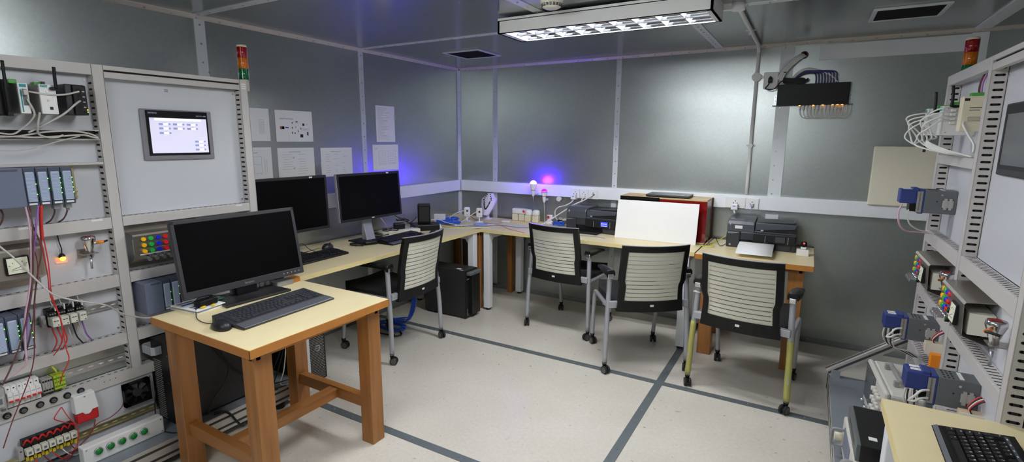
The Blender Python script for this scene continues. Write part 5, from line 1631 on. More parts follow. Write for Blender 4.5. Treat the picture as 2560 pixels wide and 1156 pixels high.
# bulbs in holders at the trunking
def bulb(label, loc, dome, squash, h):
    t = thing('light_bulb', label, 'light bulb', loc, 0, 'smart bulbs in white holders')
    MB().lathe([(0, 0), (.006, 0), (.012, .012), (.015, .03), (.017, .05), (.019, .062), (.029, .094 - .0), (.031, .112), (.031, h)], n=24, cap=False).build('holder', 'white_gloss', t)
    MB().lathe([(.018, .058), (.0195, .058), (.0198, .062), (.018, .062)], n=24).build('ring', 'ink_dark', t)
    d = MB().sphere((0, 0, h), .0315, 0, n=24, sz=squash, half='up').build('dome', dome, t)
    if squash < 1: MB().tube([(0, 0, 0), (.001, 0, -.03), (.003, .01, -.10), (.002, .015, DZ - loc[2] + .004)], .0022, 0, n=6).build('cord', 'cable_white', t)
    else: MB().cyl((0, 0, -.045), (0, 0, .002), .0022, 0, n=8, r2=.0035).build('tip', 'silver', t)
    MB().box(-.008, .008, .012, YB - .05 - loc[1] + .0005, .02, .036, 0).build('clip', 'white', t)
    return t
bulb('lit smart bulb glowing violet-white above the cubes', (-2.215, 4.205, .992), 'bulb_lit', 1.0, .120)
bulb('dim violet smart bulb right of the lit bulb', (-2.115, 4.235, .935), 'bulb_purple', .85, .105)
t = thing('door_sensor', 'small round white sensor under the trunking right of the bulbs', 'sensor', (-2.0, 4.332, .973))
MB().cyl((0, -.03, .0), (0, .024, .0), .021, 0, n=22).box(-.006, .006, -.012, .0, -.03, -.015, 0).build('body', 'white_gloss', t)
MB().cyl((0, -.031, 0), (0, -.03, 0), .012, 0, n=18).build('face', 'ivory', t)
# ---------------------------------------------------------------- sockets and cables on the trunking
def socket(label, x, w, z=1.036, plug=None, double=False):
    t = thing('wall_socket', label, 'socket', (x, YB - .05, z), 0, 'white sockets on the back trunking')
    MB().box(-w / 2, w / 2, -.012, 0, -.043, .043, 0, bev=.004).build('plate', 'white', t)
    mb = MB().box(-.016, -.010, -.0125, -.012, -.006, .002, 0).box(.010, .016, -.0125, -.012, -.006, .002, 0).box(-.003, .003, -.0125, -.012, .010, .018, 0)
    mb.build('pin_holes', 'slot', t)
    if plug == 'charger':
        p = MB().box(-.024, .024, -.06, -.012, -.052, -.006, 0, bev=.005).build('charger', 'white_gloss', t)
        MB().box(-.010, .010, -.0606, -.06, -.026, -.020, 0).build('usb_port', 'lcd_blue', p)
    elif plug == 'white':
        MB().box(-.02, .02, -.045, -.012, -.04, -.004, 0, bev=.006).build('plug', 'white', t)
    elif plug == 'net':
        MB().box(-.01, .01, -.03, -.012, -.02, .0, 0, bev=.002).build('plug', 'plc_flap', t)
    elif plug == 'black':
        MB().box(-.007, .007, -.025, -.012, -.008, .006, 0, bev=.002).build('plug', 'black', t)
    return t
socket('white socket with a white charger, left of the three above the left printer', -1.83, .082, plug='charger')
socket('white socket with a white plug, middle of the three above the left printer', -1.745, .082, plug='white')
socket('white socket plate, rightmost of the three above the left printer', -1.655, .092, plug='black')
socket('wide white socket with a charger above the right printer', -.478, .146, z=1.042, plug='charger')
socket('square white socket with a blue-tipped plug above the right printer', -.358, .092, z=1.04, plug='net')
cable('charger_cable', [(-1.83, 4.262, .985), (-1.85, 4.25, .955), (-1.90, 4.24, .925), (-1.966, 4.24, .905), (-2.0, 4.24, .87), (-2.0, 4.24, .82), (-1.985, 4.25, .785)], .006, 'cable_white', 'white charger cable curving down left of the left printer')
cable('plug_cable', [(-1.745, 4.27, 1.0), (-1.755, 4.26, .97), (-1.77, 4.25, .95)], .006, 'cable_white', 'short white cable below the middle socket')
cable('plug_cable', [(-1.655, 4.285, 1.036), (-1.67, 4.25, 1.02), (-1.72, 4.24, .985), (-1.80, 4.22, .945), (-1.90, 4.16, .87), (-2.0, 4.07, .79), (-2.06, 4.0, .75), (-2.12, 3.95, .748)], .006, 'cable_white', 'long white cable sloping from the socket past the left printer to the desk')
cable('printer_cable', [(-.478, 4.26, .985), (-.475, 4.255, .975), (-.47, 4.25, .962)], .006, 'cable_white', 'short white cable from the charger above the right printer')
cable('printer_cable', [(-.358, 4.285, 1.02), (-.36, 4.265, 1.0), (-.362, 4.25, .965)], .0018, 'cable_lblue', 'thin blue cable from the square socket to the right printer')
tag(MB().box(-.02, .02, -.02, .02, 0, .045, 0, bev=.005).build('black_plug', 'black', None, (-1.96, 4.27, DZ)), 'black plug standing left of the left printer', 'plug')
coil('network_cable', (-1.935, 4.18, DZ + .001), .055, .0035, 5, 'cable_blue', 'coil of blue cable left of the left printer', seed=31, el=.6, zz=.009, group='blue network cables on the desk')
coil('grey_cable', (-1.93, 4.27, DZ + .02), .045, .003, 3, 'cable_white', 'white cable loop behind the blue coil left of the left printer', seed=32, el=.6, zz=.016)
cable('copper_wire', [(-2.02, 3.99, .744), (-1.97, 4.0, .75), (-1.93, 4.03, .744), (-1.88, 4.02, .744), (-1.84, 4.04, .745)], .0018, 'cable_orange', 'orange wire lying in front of the left printer')
cable('flat_cable', [(-1.60, 3.84, .744), (-1.52, 3.83, .747), (-1.44, 3.85, .744), (-1.36, 3.82, .744)], .0025, 'cable_lblue', 'pale blue cable lying in front of the left printer')

# ---------------------------------------------------------------- printers
def printer(label, loc, rz, paper=False, lit=False):
    t = thing('printer', label, 'printer', loc, rz, 'dark all-in-one printers')
    W, D, H = .458, .285, .205
    mb = MB()
    # lower body, built around the tray opening
    mb.box(0, .095, 0, D, .0, .120, 0, bev=.010)
    mb.box(.095, W, .0, D, .058, .120, 0, bev=.006)
    mb.box(.095, W, .10, D, 0, .06, 0)
    mb.box(.335, W, .006, D, 0, .06, 0, bev=.006)
    mb.build('body', 'printer', t)
    mb = MB().box(.10, .335, .02, .10, .002, .058, 0); mb.build('tray_bay', 'printer_black', t)
    MB().box(.085, .325, -.085, .06, .002, .022, 0, bev=.006).build('output_tray', 'printer_black', t)
    # lid with document feeder on the left
    mb = MB().prism([(.004, .120), (.0, .175), (.012, .196), (.05, .208), (D - .02, .208), (D - .004, .196), (D, .120)], 'x', .002, .185, 0, bev=.006)
    mb.build('feeder_cover', 'printer_lid', t)
    mb = MB().box(.186, W - .006, .01, D, .120, .134, 0, bev=.004)
    mb.prism([(.19, .134), (.232, .142), (.44, .160), (.45, .182), (.44, .190), (.19, .190)], 'y', .012, D - .01, 0, bev=.003)
    mb.build('lid', 'printer_lid', t)
    mb = MB().prism([(.235, .137), (.452, .135), (.452, .158), (.235, .144)], 'y', .004, .03, 0).prism([(.195, .1915), (.44, .1915), (.448, .205), (.43, .200)], 'y', .06, D - .02, 0)
    mb.build('document_tray', 'printer_black', t)
    MB().box(.226, .244, -.002, .01, .135, .146, 0, bev=.002).build('lid_tip', 'silver_paint', t)
    # control panel
    MB().box(.182, .452, -.006, .004, .05, .117, 0, bev=.004).build('control_panel', 'printer_black', t)
    MB().box(.324, .386, -.0068, -.006, .064, .104, 0).build('display', 'lcd_blue' if lit else 'lcd_dark', t)
    if lit:
        mb = MB()
        for i in range(3): mb.cyl((.336 + i * .018, -.0073, .088), (.336 + i * .018, -.0068, .088), .0048, 0, n=12)
        for i in range(7): mb.box(.330 + i * .0075, .335 + i * .0075, -.0072, -.0068, .068, .073, 0)
        mb.build('display_icons', 'hmi_white', t)
    mb = MB().box(.258, .2615, -.0068, -.006, .055, .105, 0).box(.404, .4075, -.0068, -.006, .055, .105, 0); mb.build('chrome_strips', 'silver', t)
    MB().lathe([(0, 0), (.0115, 0), (.0115, -.0012), (0, -.0012)], (.024, .001, .172), 0, n=22, axis='y').text('hp', .0135, T(.024, -.0014, .173) @ TXT @ Matrix.Shear('XZ', 4, (0, 0)) , 1).build('logo', ['silver', 'ink_dark'], t)
    MB().cyl((.028, -.0006, .02), (.028, .002, .02), .007, 0, n=14).build('corner_badge', 'silver_paint', t)
    mb = MB().box(.008, .07, -.0006, .001, .108, .1105, 0).box(.008, .05, -.0006, .001, .103, .1045, 0); mb.build('print', 'silver_paint', t)
    MB().box(.01, .014, -.0008, .001, .06, .066, 0).build('usb_port', 'slot', t)
    if paper:
        MB().box(.055, .105, -.001, .002, .142, .165, 0).build('label_sticker', 'white', t)
        MB().box(.02, .045, .04, .06, .2082, .2086, 0).build('label_sticker', 'white', t)
    return t
printer('left dark printer with lit blue display, partly behind the white board', (-1.79, 4.015, DZ), rad(-2), lit=True)
printer('right dark printer with white sticker, at the end of the desk', (-.49, 4.02, DZ), rad(1), paper=True)
t = tag(MB().grid(lambda u, v: (-.112 + .224 * u, -.15 + .30 * v, .026 + .030 * math.sin(min(1, v * 1.25) * PI / 2) + (.0 if v > .1 else 0)), 2, 12).build('paper_sheet', 'paper', None, (-.275, 3.835, DZ), rad(1)), 'white paper sheet lying in the output tray of the right printer', 'paper')
mod = t.modifiers.new('thickness', 'SOLIDIFY'); mod.thickness = .0012

# ---------------------------------------------------------------- red box, white board, laptop
bx0, bx1, by0, by1, bz = -1.325, -.645, 4.055, 4.30, DZ + .331
t = thing('display_cabinet', 'dark red glossy box with wooden top behind the white board', 'cabinet', (0, 0, 0))
MB().box(bx0, bx1, by0 + .004, by1, bz - .012, bz, 0, bev=.001).build('top_panel', 'box_wood', t)
mb = MB().box(bx0, bx1, by0 + .012, by1, DZ, DZ + .012, 0).box(bx0, bx0 + .012, by0 + .012, by1, DZ + .012, bz - .012, 0); mb.build('shell', 'maroon', t)
MB().box(bx1 - .006, bx1, by0 + .012, by1 - .012, DZ + .012, bz - .012, 0).build('side_panel', 'stainless', t)
MB().box(bx0, bx1, by1 - .012, by1 + .0, DZ + .012, bz - .012, 0).box(bx1, bx1 + .008, by1 - .012, by1, DZ, bz, 0).build('back_panel', 'maroon', t)
xm = bx0 + (bx1 - bx0) * .47
MB().box(bx0, xm, by0, by0 + .008, DZ + .001, bz - .002, 0).build('sliding_door', 'black_gloss', t)
MB().box(xm - .01, bx1, by0 + .0085, by0 + .0125, DZ + .001, bz - .002, 0).build('sliding_door', 'acrylic_red', t)
t = thing('laptop', 'closed black laptop lying on the red box', 'laptop', (-.955, 4.17, bz), rad(1.5))
MB().box(-.165, .165, -.105, .105, .003, .014, 0, bev=.003).build('base', 'black', t)
MB().box(-.167, .167, -.107, .107, .0145, .022, 0, bev=.003).build('lid', 'bezel_dark', t)
MB().box(.10, .128, -.09, -.08, .022, .0223, 0).build('badge', 'silver', t)
mb = MB()
for x in (-.14, .14):
    for y in (-.09, .09): mb.cyl((x, y, 0), (x, y, .003), .008, 0, n=10)
mb.build('rubber_feet', 'rubber', t)
wb = MB(RX(-rad(11.6))).box(-.3135, .3135, 0, .006, 0, .310, 0, bev=.001).build('white_board', 'white', None, (-1.002, 3.925, DZ + .001), rad(1.2))
tag(wb, 'plain white board leaning against the red box', 'board')
for m, pts, lab in (('cable_yellow', [(-.50, 4.20, .80), (-.545, 4.12, .77), (-.59, 4.06, .748), (-.60, 4.0, .746), (-.56, 3.95, .746), (-.60, 3.92, .746), (-.66, 3.93, .746)], 'yellow cable curling between the red box and the right printer'),
                    ('cable_black', [(-.50, 4.09, .746), (-.52, 3.99, .746), (-.55, 4.05, .76), (-.575, 4.10, .785), (-.60, 4.03, .765), (-.62, 3.97, .748), (-.64, 3.93, .747)], 'black cable loop beside the yellow cable'),
                    ('cable_brown', [(-.63, 4.06, .80), (-.615, 4.02, .77), (-.60, 3.99, .75), (-.63, 3.96, .748), (-.70, 3.95, .747)], 'brown cable at the foot of the red box')):
    cable('loose_cable', pts, .0035 if m == 'cable_yellow' else .0022, m, lab)
t = thing('power_adapter', 'white power adapter with a black plug and red light at the desk end', 'power adapter', (.012, 3.97, DZ), .05)
MB().box(-.037, .037, -.026, .026, 0, .044, 0, bev=.005).build('block', 'white', t)
MB().box(-.014, .020, -.014, .016, .044, .064, 0, bev=.005).build('plug', 'white', t)
p = MB().lathe([(0, 0), (.018, 0), (.019, .012), (.017, .032), (.012, .036), (0, .036)], (.004, .002, .062), n=20).build('black_plug', 'black', t)
MB().sphere((.004, -.014, .088), .005, 0, n=10).build('red_light', 'led_red', p)
MB().tube([(.02, .0, .072), (.045, -.008, .068), (.062, -.012, .066)], .0045, 0, n=8).tube([(-.014, .004, .078), (-.04, .01, .075), (-.07, .03, .05), (-.075, .04, .01)], .003, 0, n=8).build('lead', 'cable_black', p)

# ---------------------------------------------------------------- patch panel on the back wall
t = thing('patch_bay', 'black patch panel mounted high on the back wall', 'patch panel', (-.034, YB, 1.85), 0)
MB().box(-.224, .224, -.045, 0, -.074, .074, 0, bev=.001).box(-.25, .25, -.047, -.0, -.0765, -.0735, 0).build('chassis', 'black', t)
for s in (-1, 1):
    mb = MB().box(s * .224, s * .243, -.004, -.001, -.072, .0, 0)
    for z in (-.06, -.04, -.012): mb.cyl((s * .234, -.0046, z), (s * .234, -.004, z), .0028, 1, n=8)
    mb.build('ear', ['zinc', 'slot'], t)
for i, x in enumerate((-.107, -.021, .037, .097, .126, .153)):
    MB().box(x + .034 - .006, x + .034 + .006, -.042, -.030, -.0785, -.0745, 0).build('port_light', 'led_orange', t)
lp = None
for i in range(12):
    x = -.105 + i * .0225
    pts = [(x, 4.322, 1.776), (x, 4.318, 1.745), (x + .008, 4.31, 1.705), (x + .03, 4.304 - .002 * (i % 3), 1.686 - .004 * (i % 2)), (x + .058, 4.31, 1.70), (x + .063, 4.316, 1.74), (x + .062, 4.322, 1.776)]
    o = MB().tube(pts, .0022, 0, n=6).box(x - .005, x + .005, 4.316, 4.328, 1.744, 1.772, 1, bev=.001).build('patch_cable', ['cable_white', 'white'])
    tag(o, 'short white patch cable looping below the patch panel, %s of twelve' % ('first', 'second', 'third', 'fourth', 'fifth', 'sixth', 'seventh', 'eighth', 'ninth', 'tenth', 'eleventh', 'last')[i], 'patch cable', 'white patch cables under the patch panel')
P1 = [(-.112, 4.35, 2.126), (-.125, 4.325, 2.118), (-.154, 4.318, 2.098), (-.196, 4.315, 2.055), (-.226, 4.312, 2.016), (-.244, 4.312, 1.975), (-.245, 4.318, 1.955)]
for i in range(3):
    cable('feed_cable', [(x + .010 * (i - 1), y - .005 * (i % 2), z - .006 * (i - 1)) for x, y, z in P1], .009, 'cable_white', ('upper', 'middle', 'lower')[i] + ' of the three white cables coming out of the wall hole', group='white feed cables')
tag(MB().lathe([(.018, 0), (.026, 0), (.026, -.006), (.018, -.006), (.018, 0)], (-.11, YB, 2.128), 0, n=24, axis='y', cap=False).lathe([(0, 0), (.0185, 0), (.0185, -.001), (0, -.001)], (-.11, YB, 2.128), 1, n=20, axis='y').build('wall_grommet', ['maroon', 'slot']), 'round brown-rimmed cable hole high on the back wall', 'cable hole')
tag(MB().box(-.228, -.212, 4.292, 4.328, 2.004, 2.010, 0, M=T(0, 0, 0)).build('cable_tie', 'black'), 'black cable tie around the white feed cables', 'cable tie')
WA = [(-.18, 4.33, 1.94), (-.165, 4.32, 1.972), (-.145, 4.315, 1.998), (-.110, 4.312, 2.022), (-.066, 4.31, 2.028), (-.008, 4.312, 2.013), (.050, 4.315, 1.992), (.088, 4.32, 1.963), (.113, 4.328, 1.93)]
for i in range(3): cable('white_riser_cable', [(x, y - .006 * (i % 2), z - .007 * i) for x, y, z in WA], .005, 'cable_white', ('outer', 'middle', 'inner')[i] + ' white cable arching over the patch panel', group='white cables over the patch panel')
for i in range(8):
    k = i / 7
    xe = -.02 + .125 * k
    pts = [(-.16 + .012 * k, 4.325, 1.94), (-.14, 4.315, 1.97 + .006 * k), (-.105, 4.306, 1.993 + .012 * k), (-.06, 4.303, 1.998 + .012 * k), (xe - .012 - .03 * k * .3, 4.306, 1.992 + .008 * k), (xe - .002, 4.312, 1.965 - .004 * k), (xe, 4.322, 1.925)]
    cable('navy_cable', pts, .0042, 'cable_navy', 'navy cable curving into the top of the patch panel, %s from the left' % ('first', 'second', 'third', 'fourth', 'fifth', 'sixth', 'seventh', 'eighth')[i], group='navy cables over the patch panel')
for i in range(6):
    tag(cable('black_power_cable', [(-.25 + .006 * i, 4.32, 1.975 - .008 * i), (-.205, 4.305 - .003 * (i % 3), 1.966 - .007 * i), (-.15, 4.302, 1.958 - .005 * i), (-.105, 4.304, 1.962 - .007 * i), (-.075 + .006 * (i % 2), 4.312, 1.940 + .004 * i)], .0055, 'cable_black', 'black cable bundled on top of the patch panel, %s of six' % ('highest', 'second', 'third', 'fourth', 'fifth', 'lowest')[i]), group='black cables bundled over the patch panel')
cable('socket_lead', [(-.311, 4.283, 1.948), (-.322, 4.27, 1.919), (-.336, 4.27, 1.898), (-.307, 4.28, 1.888), (-.277, 4.285, 1.896), (-.254, 4.295, 1.925), (-.235, 4.30, 1.947), (-.205, 4.302, 1.952)], .0042, 'cable_black', 'black lead looping from the socket plug to the patch panel')

# white boards and strips on the back wall
tag(MB().box(-.015, .80, YB - .012, YB, 2.085, 2.187, 0, bev=.002).build('wall_panel', 'trunk'), 'long white panel high on the back wall by the right rack', 'panel')
tag(MB().box(.368, .80, YB - .072, YB - .052, 1.104 - .018, 1.487, 0, bev=.006).box(.40, .78, YB - .052, YB, 1.13, 1.46, 0).build('cream_board', 'cream_board'), 'cream board on the back wall beside the right rack', 'board')
mb = MB().box(.80, .885, YB - .008, YB, .02, ZC - .025, 0, bev=.002); trim(mb, ['trunk'])
mb = MB().box(.80, .885, 1.0, YB - .03, ZC - .008, ZC, 0, bev=.002); trim(mb, ['trunk'])

# ---------------------------------------------------------------- papers on the left wall
def paper(label, y0, y1, z0, z1, draw):
    t = thing('wall_paper_sheet', label, 'paper', (XL + .0012, y0, z0), rad(90), 'papers on the left wall')
    MB().box(0, y1 - y0, -.0006, 0, 0, z1 - z0, 0).build('sheet', 'paper', t)
    mb = MB(); draw(mb, y1 - y0, z1 - z0)
    mb.build('print', ['ink', 'ink_dark', 'ink_blue', 'ink_brown'], t)
def ln(mb, x0, x1, z, h=.0014, m=0): mb.box(x0, x1, -.0009, -.0006, z, z + h, m)
def rc(mb, x0, x1, z0, z1, m=0): mb.box(x0, x1, -.0009, -.0006, z0, z1, m)
def rect(mb, x0, x1, z0, z1, m=0, w=.0009):
    rc(mb, x0, x1, z0, z0 + w, m); rc(mb, x0, x1, z1 - w, z1, m); rc(mb, x0, x0 + w, z0, z1, m); rc(mb, x1 - w, x1, z0, z1, m)
def d2(mb, W, H):
    mb.text('Student Practical Setup', .0115, T(.034, -.0008, H - .057) @ TXT, 1, align='LEFT', ext=.0001)
    rc(mb, .034, .067, .085, .105, 3); rc(mb, .05, .067, .085, .105, 1); rc(mb, .075, .102, .093, .1, 2)
    for x, z, w, h in ((.128, .125, .007, .011), (.127, .09, .006, .012), (.125, .055, .006, .014), (.146, .055, .008, .009), (.160, .135, .016, .006), (.215, .112, .016, .016), (.192, .03, .024, .022), (.250, .045, .012, .024), (.174, .066, .005, .014), (.198, .085, .005, .014), (.157, .095, .003, .012)): rc(mb, x, x + w, z, z + h, 1)
    for z in (.095, .085, .08): ln(mb, .21, .275, z, .0008, 2)
    ln(mb, .245, .26, .122); 
    for z in (.03, .04, .05, .06): ln(mb, .098, .104, z)
def d1(mb, W, H):
    rect(mb, W - .075, W - .04, .05, .14)
    for i in range(8): ln(mb, W - .07, W - .045, .058 + i * .010)
    for i in range(4): ln(mb, .03, .14, .05 + i * .03)
def d3(mb, W, H):
    mb.text('Network', .010, T(W - .14, -.0008, H - .035) @ TXT, 1, align='LEFT', ext=.0001)
    rect(mb, W - .16, W - .075, .04, .15); ln(mb, W - .16, W - .075, .10); rc(mb, W - .055, W - .054, .04, .14); rc(mb, W - .04, W - .039, .04, .13)
    for i in range(4): ln(mb, W - .15 + i * .03, W - .14 + i * .03, .032)
def dcols(cols):
    def f(mb, W, H):
        r = random.Random(cols)
        for c in range(cols):
            x = .03 + c * (W - .06) / cols
            for i in range(9):
                if r.random() < .8: ln(mb, x + r.uniform(0, .02), x + (W - .06) / cols - r.uniform(.02, .05), .03 + i * .017, .0011)
        ln(mb, W * .3, W * .62, H - .03, .0022, 0)
        if cols == 2:
            for z in (.14, .065): rc(mb, .115, .131, z, z + .002, 1); rc(mb, .129, .131, z, z + .012, 1)
    return f
def d6(mb, W, H):
    r = random.Random(9)
    for i in range(22): ln(mb, .02, .02 + r.uniform(.06, .16), H - .02 - i * .0125, .0012)
def d7(mb, W, H):
    ln(mb, .03, .06, H - .035, .002)
    rect(mb, .07, .15, .05, .165); rect(mb, .18, .275, .05, .165)
    for i in range(6): ln(mb, .19, .265, .06 + i * .017); ln(mb, .08, .14, .06 + i * .017, .0008)
paper('white paper sheet at the top left, half hidden by the rack post', 1.90, 2.198, 1.499, 1.711, d1)
paper('paper sheet with pictures of devices, top row of the left wall', 2.243, 2.543, 1.494, 1.708, d2)
paper('paper sheet with a bar diagram, lower row, half hidden by the rack post', 1.90, 2.196, 1.247, 1.457, d3)
paper('paper sheet with two text columns above the middle monitor', 2.242, 2.542, 1.238, 1.451, dcols(2))
paper('paper sheet with three columns left of the wall seam', 2.602, 2.904, 1.231, 1.448, dcols(3))
paper('upright text sheet right of the wall seam', 3.181, 3.404, 1.491, 1.792, d6)
paper('paper sheet with two tables just above the far monitor', 3.129, 3.437, 1.251, 1.468, d7)
# bolt heads in the left wall
bh = None
for i, (y, z, lab) in enumerate(((1.83, 1.905, 'left of the signal light'), (1.97, 1.915, 'right of the signal light'), (1.985, 1.74, 'above the papers'))):
    o = MB().cyl((0, 0, 0), (.006, 0, 0), .011, 0, n=6).cyl((.006, 0, 0), (.012, 0, 0), .007, 0, n=10).build('wall_bolt', 'bolt', None, (XL, y, z))
    tag(o, 'steel bolt head in the left wall ' + lab, 'bolt', 'bolt heads in the left wall')
# ---------------------------------------------------------------- instruments on the right platform
t = thing('oscilloscope', 'cream oscilloscope with folded handle on the right platform', 'oscilloscope', (.385, 2.83, .19), rad(-86))
# local: x along the width (towards the camera), -y towards the room
MB().box(-.205, .205, 0, .13, .012, .235, 0, bev=.012).build('case', 'instrument', t)
MB().box(-.20, .21, -.022, .002, .008, .24, 0, bev=.010).build('front_frame', 'instrument', t)
MB().box(-.19, .03, -.024, -.02, .05, .225, 0, bev=.003).build('screen', 'lcd_dark', t)
for i in range(4):
    for k in range(4): MB().cyl((.055 + i * .037, -.042, .055 + k * .045), (.055 + i * .037, -.02, .055 + k * .045), .011, 0, n=14).build('knob', 'instrument', t)
for i in range(5): MB().cyl((-.16 + i * .085, -.04, .028), (-.16 + i * .085, -.02, .028), .009, 0, n=12).build('socket', 'silver', t)
MB().box(-.21, .2065, .02, .13, .013, .12, 0).build('grey_side', 'instrument_dark', t)
mb = MB().box(-.11, -.09, .03, .05, .236, .262, 0, bev=.003).box(.09, .11, .03, .05, .236, .262, 0, bev=.003).box(-.11, .11, .045, .062, .252, .272, 0, bev=.006)
mb.build('handle', 'instrument_dark', t)
for x in (-.17, .17): MB().box(x - .02, x + .02, .01, .04, 0, .012, 0).box(x - .02, x + .02, .09, .12, 0, .012, 0).build('feet', 'rubber', t)
t = thing('analyser', 'cream bench instrument with handle at the bottom edge of the picture', 'instrument', (.268, 2.29, .19), rad(-88))
MB().box(-.20, .205, 0, .20, .012, .155, 0, bev=.006).build('case', 'instrument', t)
MB().box(-.20, .205, -.03, .002, .012, .155, 0, bev=.008).build('front_panel', 'instrument', t)
mb = MB().box(-.12, .06, -.033, -.029, .05, .14, 0, bev=.002); mb.build('screen', 'plc', t)
MB().tube([(-.13, -.03, .12), (-.13, -.07, .12), (-.13, -.075, .09), (-.13, -.07, .05), (-.13, -.03, .05)], .006, n=8, sub=4).build('grab_handle', 'instrument_dark', t)
MB().tube([(.16, -.03, .14), (.16, -.06, .14), (.16, -.065, .09), (.16, -.06, .04), (.16, -.03, .04)], .010, n=8, sub=4).build('grab_handle', 'instrument_dark', t)
for i in range(3): MB().cyl((.09 + i * .03, -.048, .04), (.09 + i * .03, -.03, .04), .010, 0, n=14).build('knob', 'ivory', t)
MB().cyl((-.165, -.06, .07), (-.165, -.03, .07), .018, 0, n=18).build('knob', 'ivory', t)
for x in (-.17, .17): MB().box(x - .02, x + .02, .01, .04, 0, .012, 0).box(x - .02, x + .02, .15, .18, 0, .012, 0).build('feet', 'rubber', t)
t = thing('black_box', 'black box with white sticker lying on the cream instrument', 'instrument', (.257, 2.295, .3455), rad(-89))
MB().box(-.165, .165, 0, .20, 0, .068, 0, bev=.002).build('case', 'case_black', t)
mb = MB().box(-.165, .165, -.012, .001, .0, .068, 0, bev=.002); mb.build('front', 'ni_grey', t)
mb = MB()
for i in range(16):
    for k in range(2): mb.cyl((-.10 + i * .013, -.0126, .03 + k * .012), (-.10 + i * .013, -.012, .03 + k * .012), .0032, 0, n=8)
mb.build('vent_holes', 'slot', t)
MB().box(.085, .11, .03, .057, .068, .0685, 0).build('sticker', 'white', t)
t = thing('meter_unit', 'grey bench meter in front of the black box at the bottom edge', 'instrument', (.30, 2.07, .19), rad(-88))
MB().box(-.012, .20, -.01, .18, .0, .20, 0, bev=.012).build('case', 'instrument_dark', t)
MB().box(.015, .175, -.013, -.009, .05, .17, 0, bev=.003).build('display', 'lcd_dark', t)
cable('red_cable', [(.525, 1.60, .765), (.545, 1.62, .775), (.575, 1.62, .77), (.62, 1.60, .755), (.68, 1.58, .747)], .004, 'cable_red', 'red cable behind the black keyboard with white letters')

# cables of the right rack
for i in range(5):
    z0 = 1.605 + i * .017 * (1 if i < 4 else .2)
    pts = [(.49 + .002 * i, 2.80, z0), (.455, 2.775, z0 + .002), (.415 - .012 * (i % 3), 2.77 + .015 * i, z0 - .03), (.385 + .018 * i, 2.79 + .01 * i, 1.54), (.42, 2.78, 1.50 + .006 * i), (.47, 2.74, 1.475 + .004 * i), (.535, 2.72 - .03 * i, 1.463)]
    cable('network_cable', pts, .0033, 'cable_white', 'grey-white cable plugged into the middle module of the right rack, %s' % ('lowest', 'second from below', 'middle one', 'second from above', 'highest')[i], group='grey cables on top of the right rack')
for i in range(4):
    z0 = 1.575 + i * .014
    pts = [(.45, 2.965, z0 + .02), (.42, 2.95, z0 + .028), (.385 - .02 * i * .4, 2.97, z0 + .005), (.365 + .022 * i, 2.975, 1.54), (.405, 2.95, 1.505), (.47, 2.88, 1.478), (.535, 2.80 + .03 * i, 1.464)]
    cable('network_cable', pts, .0033, 'cable_white', 'grey-white cable plugged into the farthest module of the right rack, %s' % ('lowest', 'second from below', 'second from above', 'highest')[i], group='grey cables on top of the right rack')
cable('network_cable', [(.51, 2.66, 1.60), (.50, 2.63, 1.585), (.515, 2.60, 1.545), (.53, 2.575, 1.51), (.528, 2.56, 1.48)], .0042, 'cable_white', 'grey-white cable crossing to the slotted post of the right rack')
for i, (m, nm_) in enumerate((('cable_dred', 'dark red'), ('cable_black', 'black'), ('cable_violet', 'violet'), ('cable_pink', 'pink'))):
    y = 2.69 - .035 * (i // 2) + .012 * (i % 2)
    cable('supply_wire', [(.545, y, 1.706), (.543, y - .004, 1.735), (.548, y + .004, 1.76), (.556, y + .008, 1.782)], .0022, m, nm_ + ' wire rising from the modules to the top beam of the right rack')
cable('module_cable', [(.385, 2.93, 1.235), (.375, 2.92, 1.20), (.385, 2.93, 1.14), (.42, 2.97, 1.105), (.48, 3.02, 1.098), (.53, 3.04, 1.094)], .004, 'cable_pink', 'pinkish cable drooping from the upper input module')
cable('module_cable', [(.425, 2.94, 1.225), (.41, 2.93, 1.20), (.42, 2.93, 1.15), (.455, 2.96, 1.12), (.50, 3.0, 1.105), (.535, 3.02, 1.094)], .003, 'cable_white', 'white cable drooping from the upper input module')
for j, (yy, zz, where) in enumerate(((2.86, .66, 'far'), (2.20, .647, 'near'))):
    for i in range(5):
        pts = [(.375 + .008 * i, yy - .002, zz - .005), (.372 + .01 * i, yy - .012, zz - .04), (.39 + .008 * i, yy - .005, zz - .075 - .004 * i), (.44 + .01 * i, yy + .01, zz - .105), (.50 + .006 * i, yy + .03, zz - .135)]
        cable('signal_wire', pts, .003, 'cable_black' if i % 2 else 'cable_grey', '%s wire under the %s lower input module, %s of five' % ('black' if i % 2 else 'grey', where, ('first', 'second', 'third', 'fourth', 'fifth')[i]), group='wires under the %s lower input module' % where)
    for i in range(2):
        cable('ferrule_wire', [(.44, yy - .004, zz + .005 - .03 * i), (.415, yy - .02, zz + .002 - .03 * i), (.40, yy - .022, zz - .02 - .02 * i), (.385, yy - .012, zz - .045)], .0042, 'cable_white', 'white-tipped wire at the %s lower input module, %s one' % (where, ('upper', 'lower')[i]))

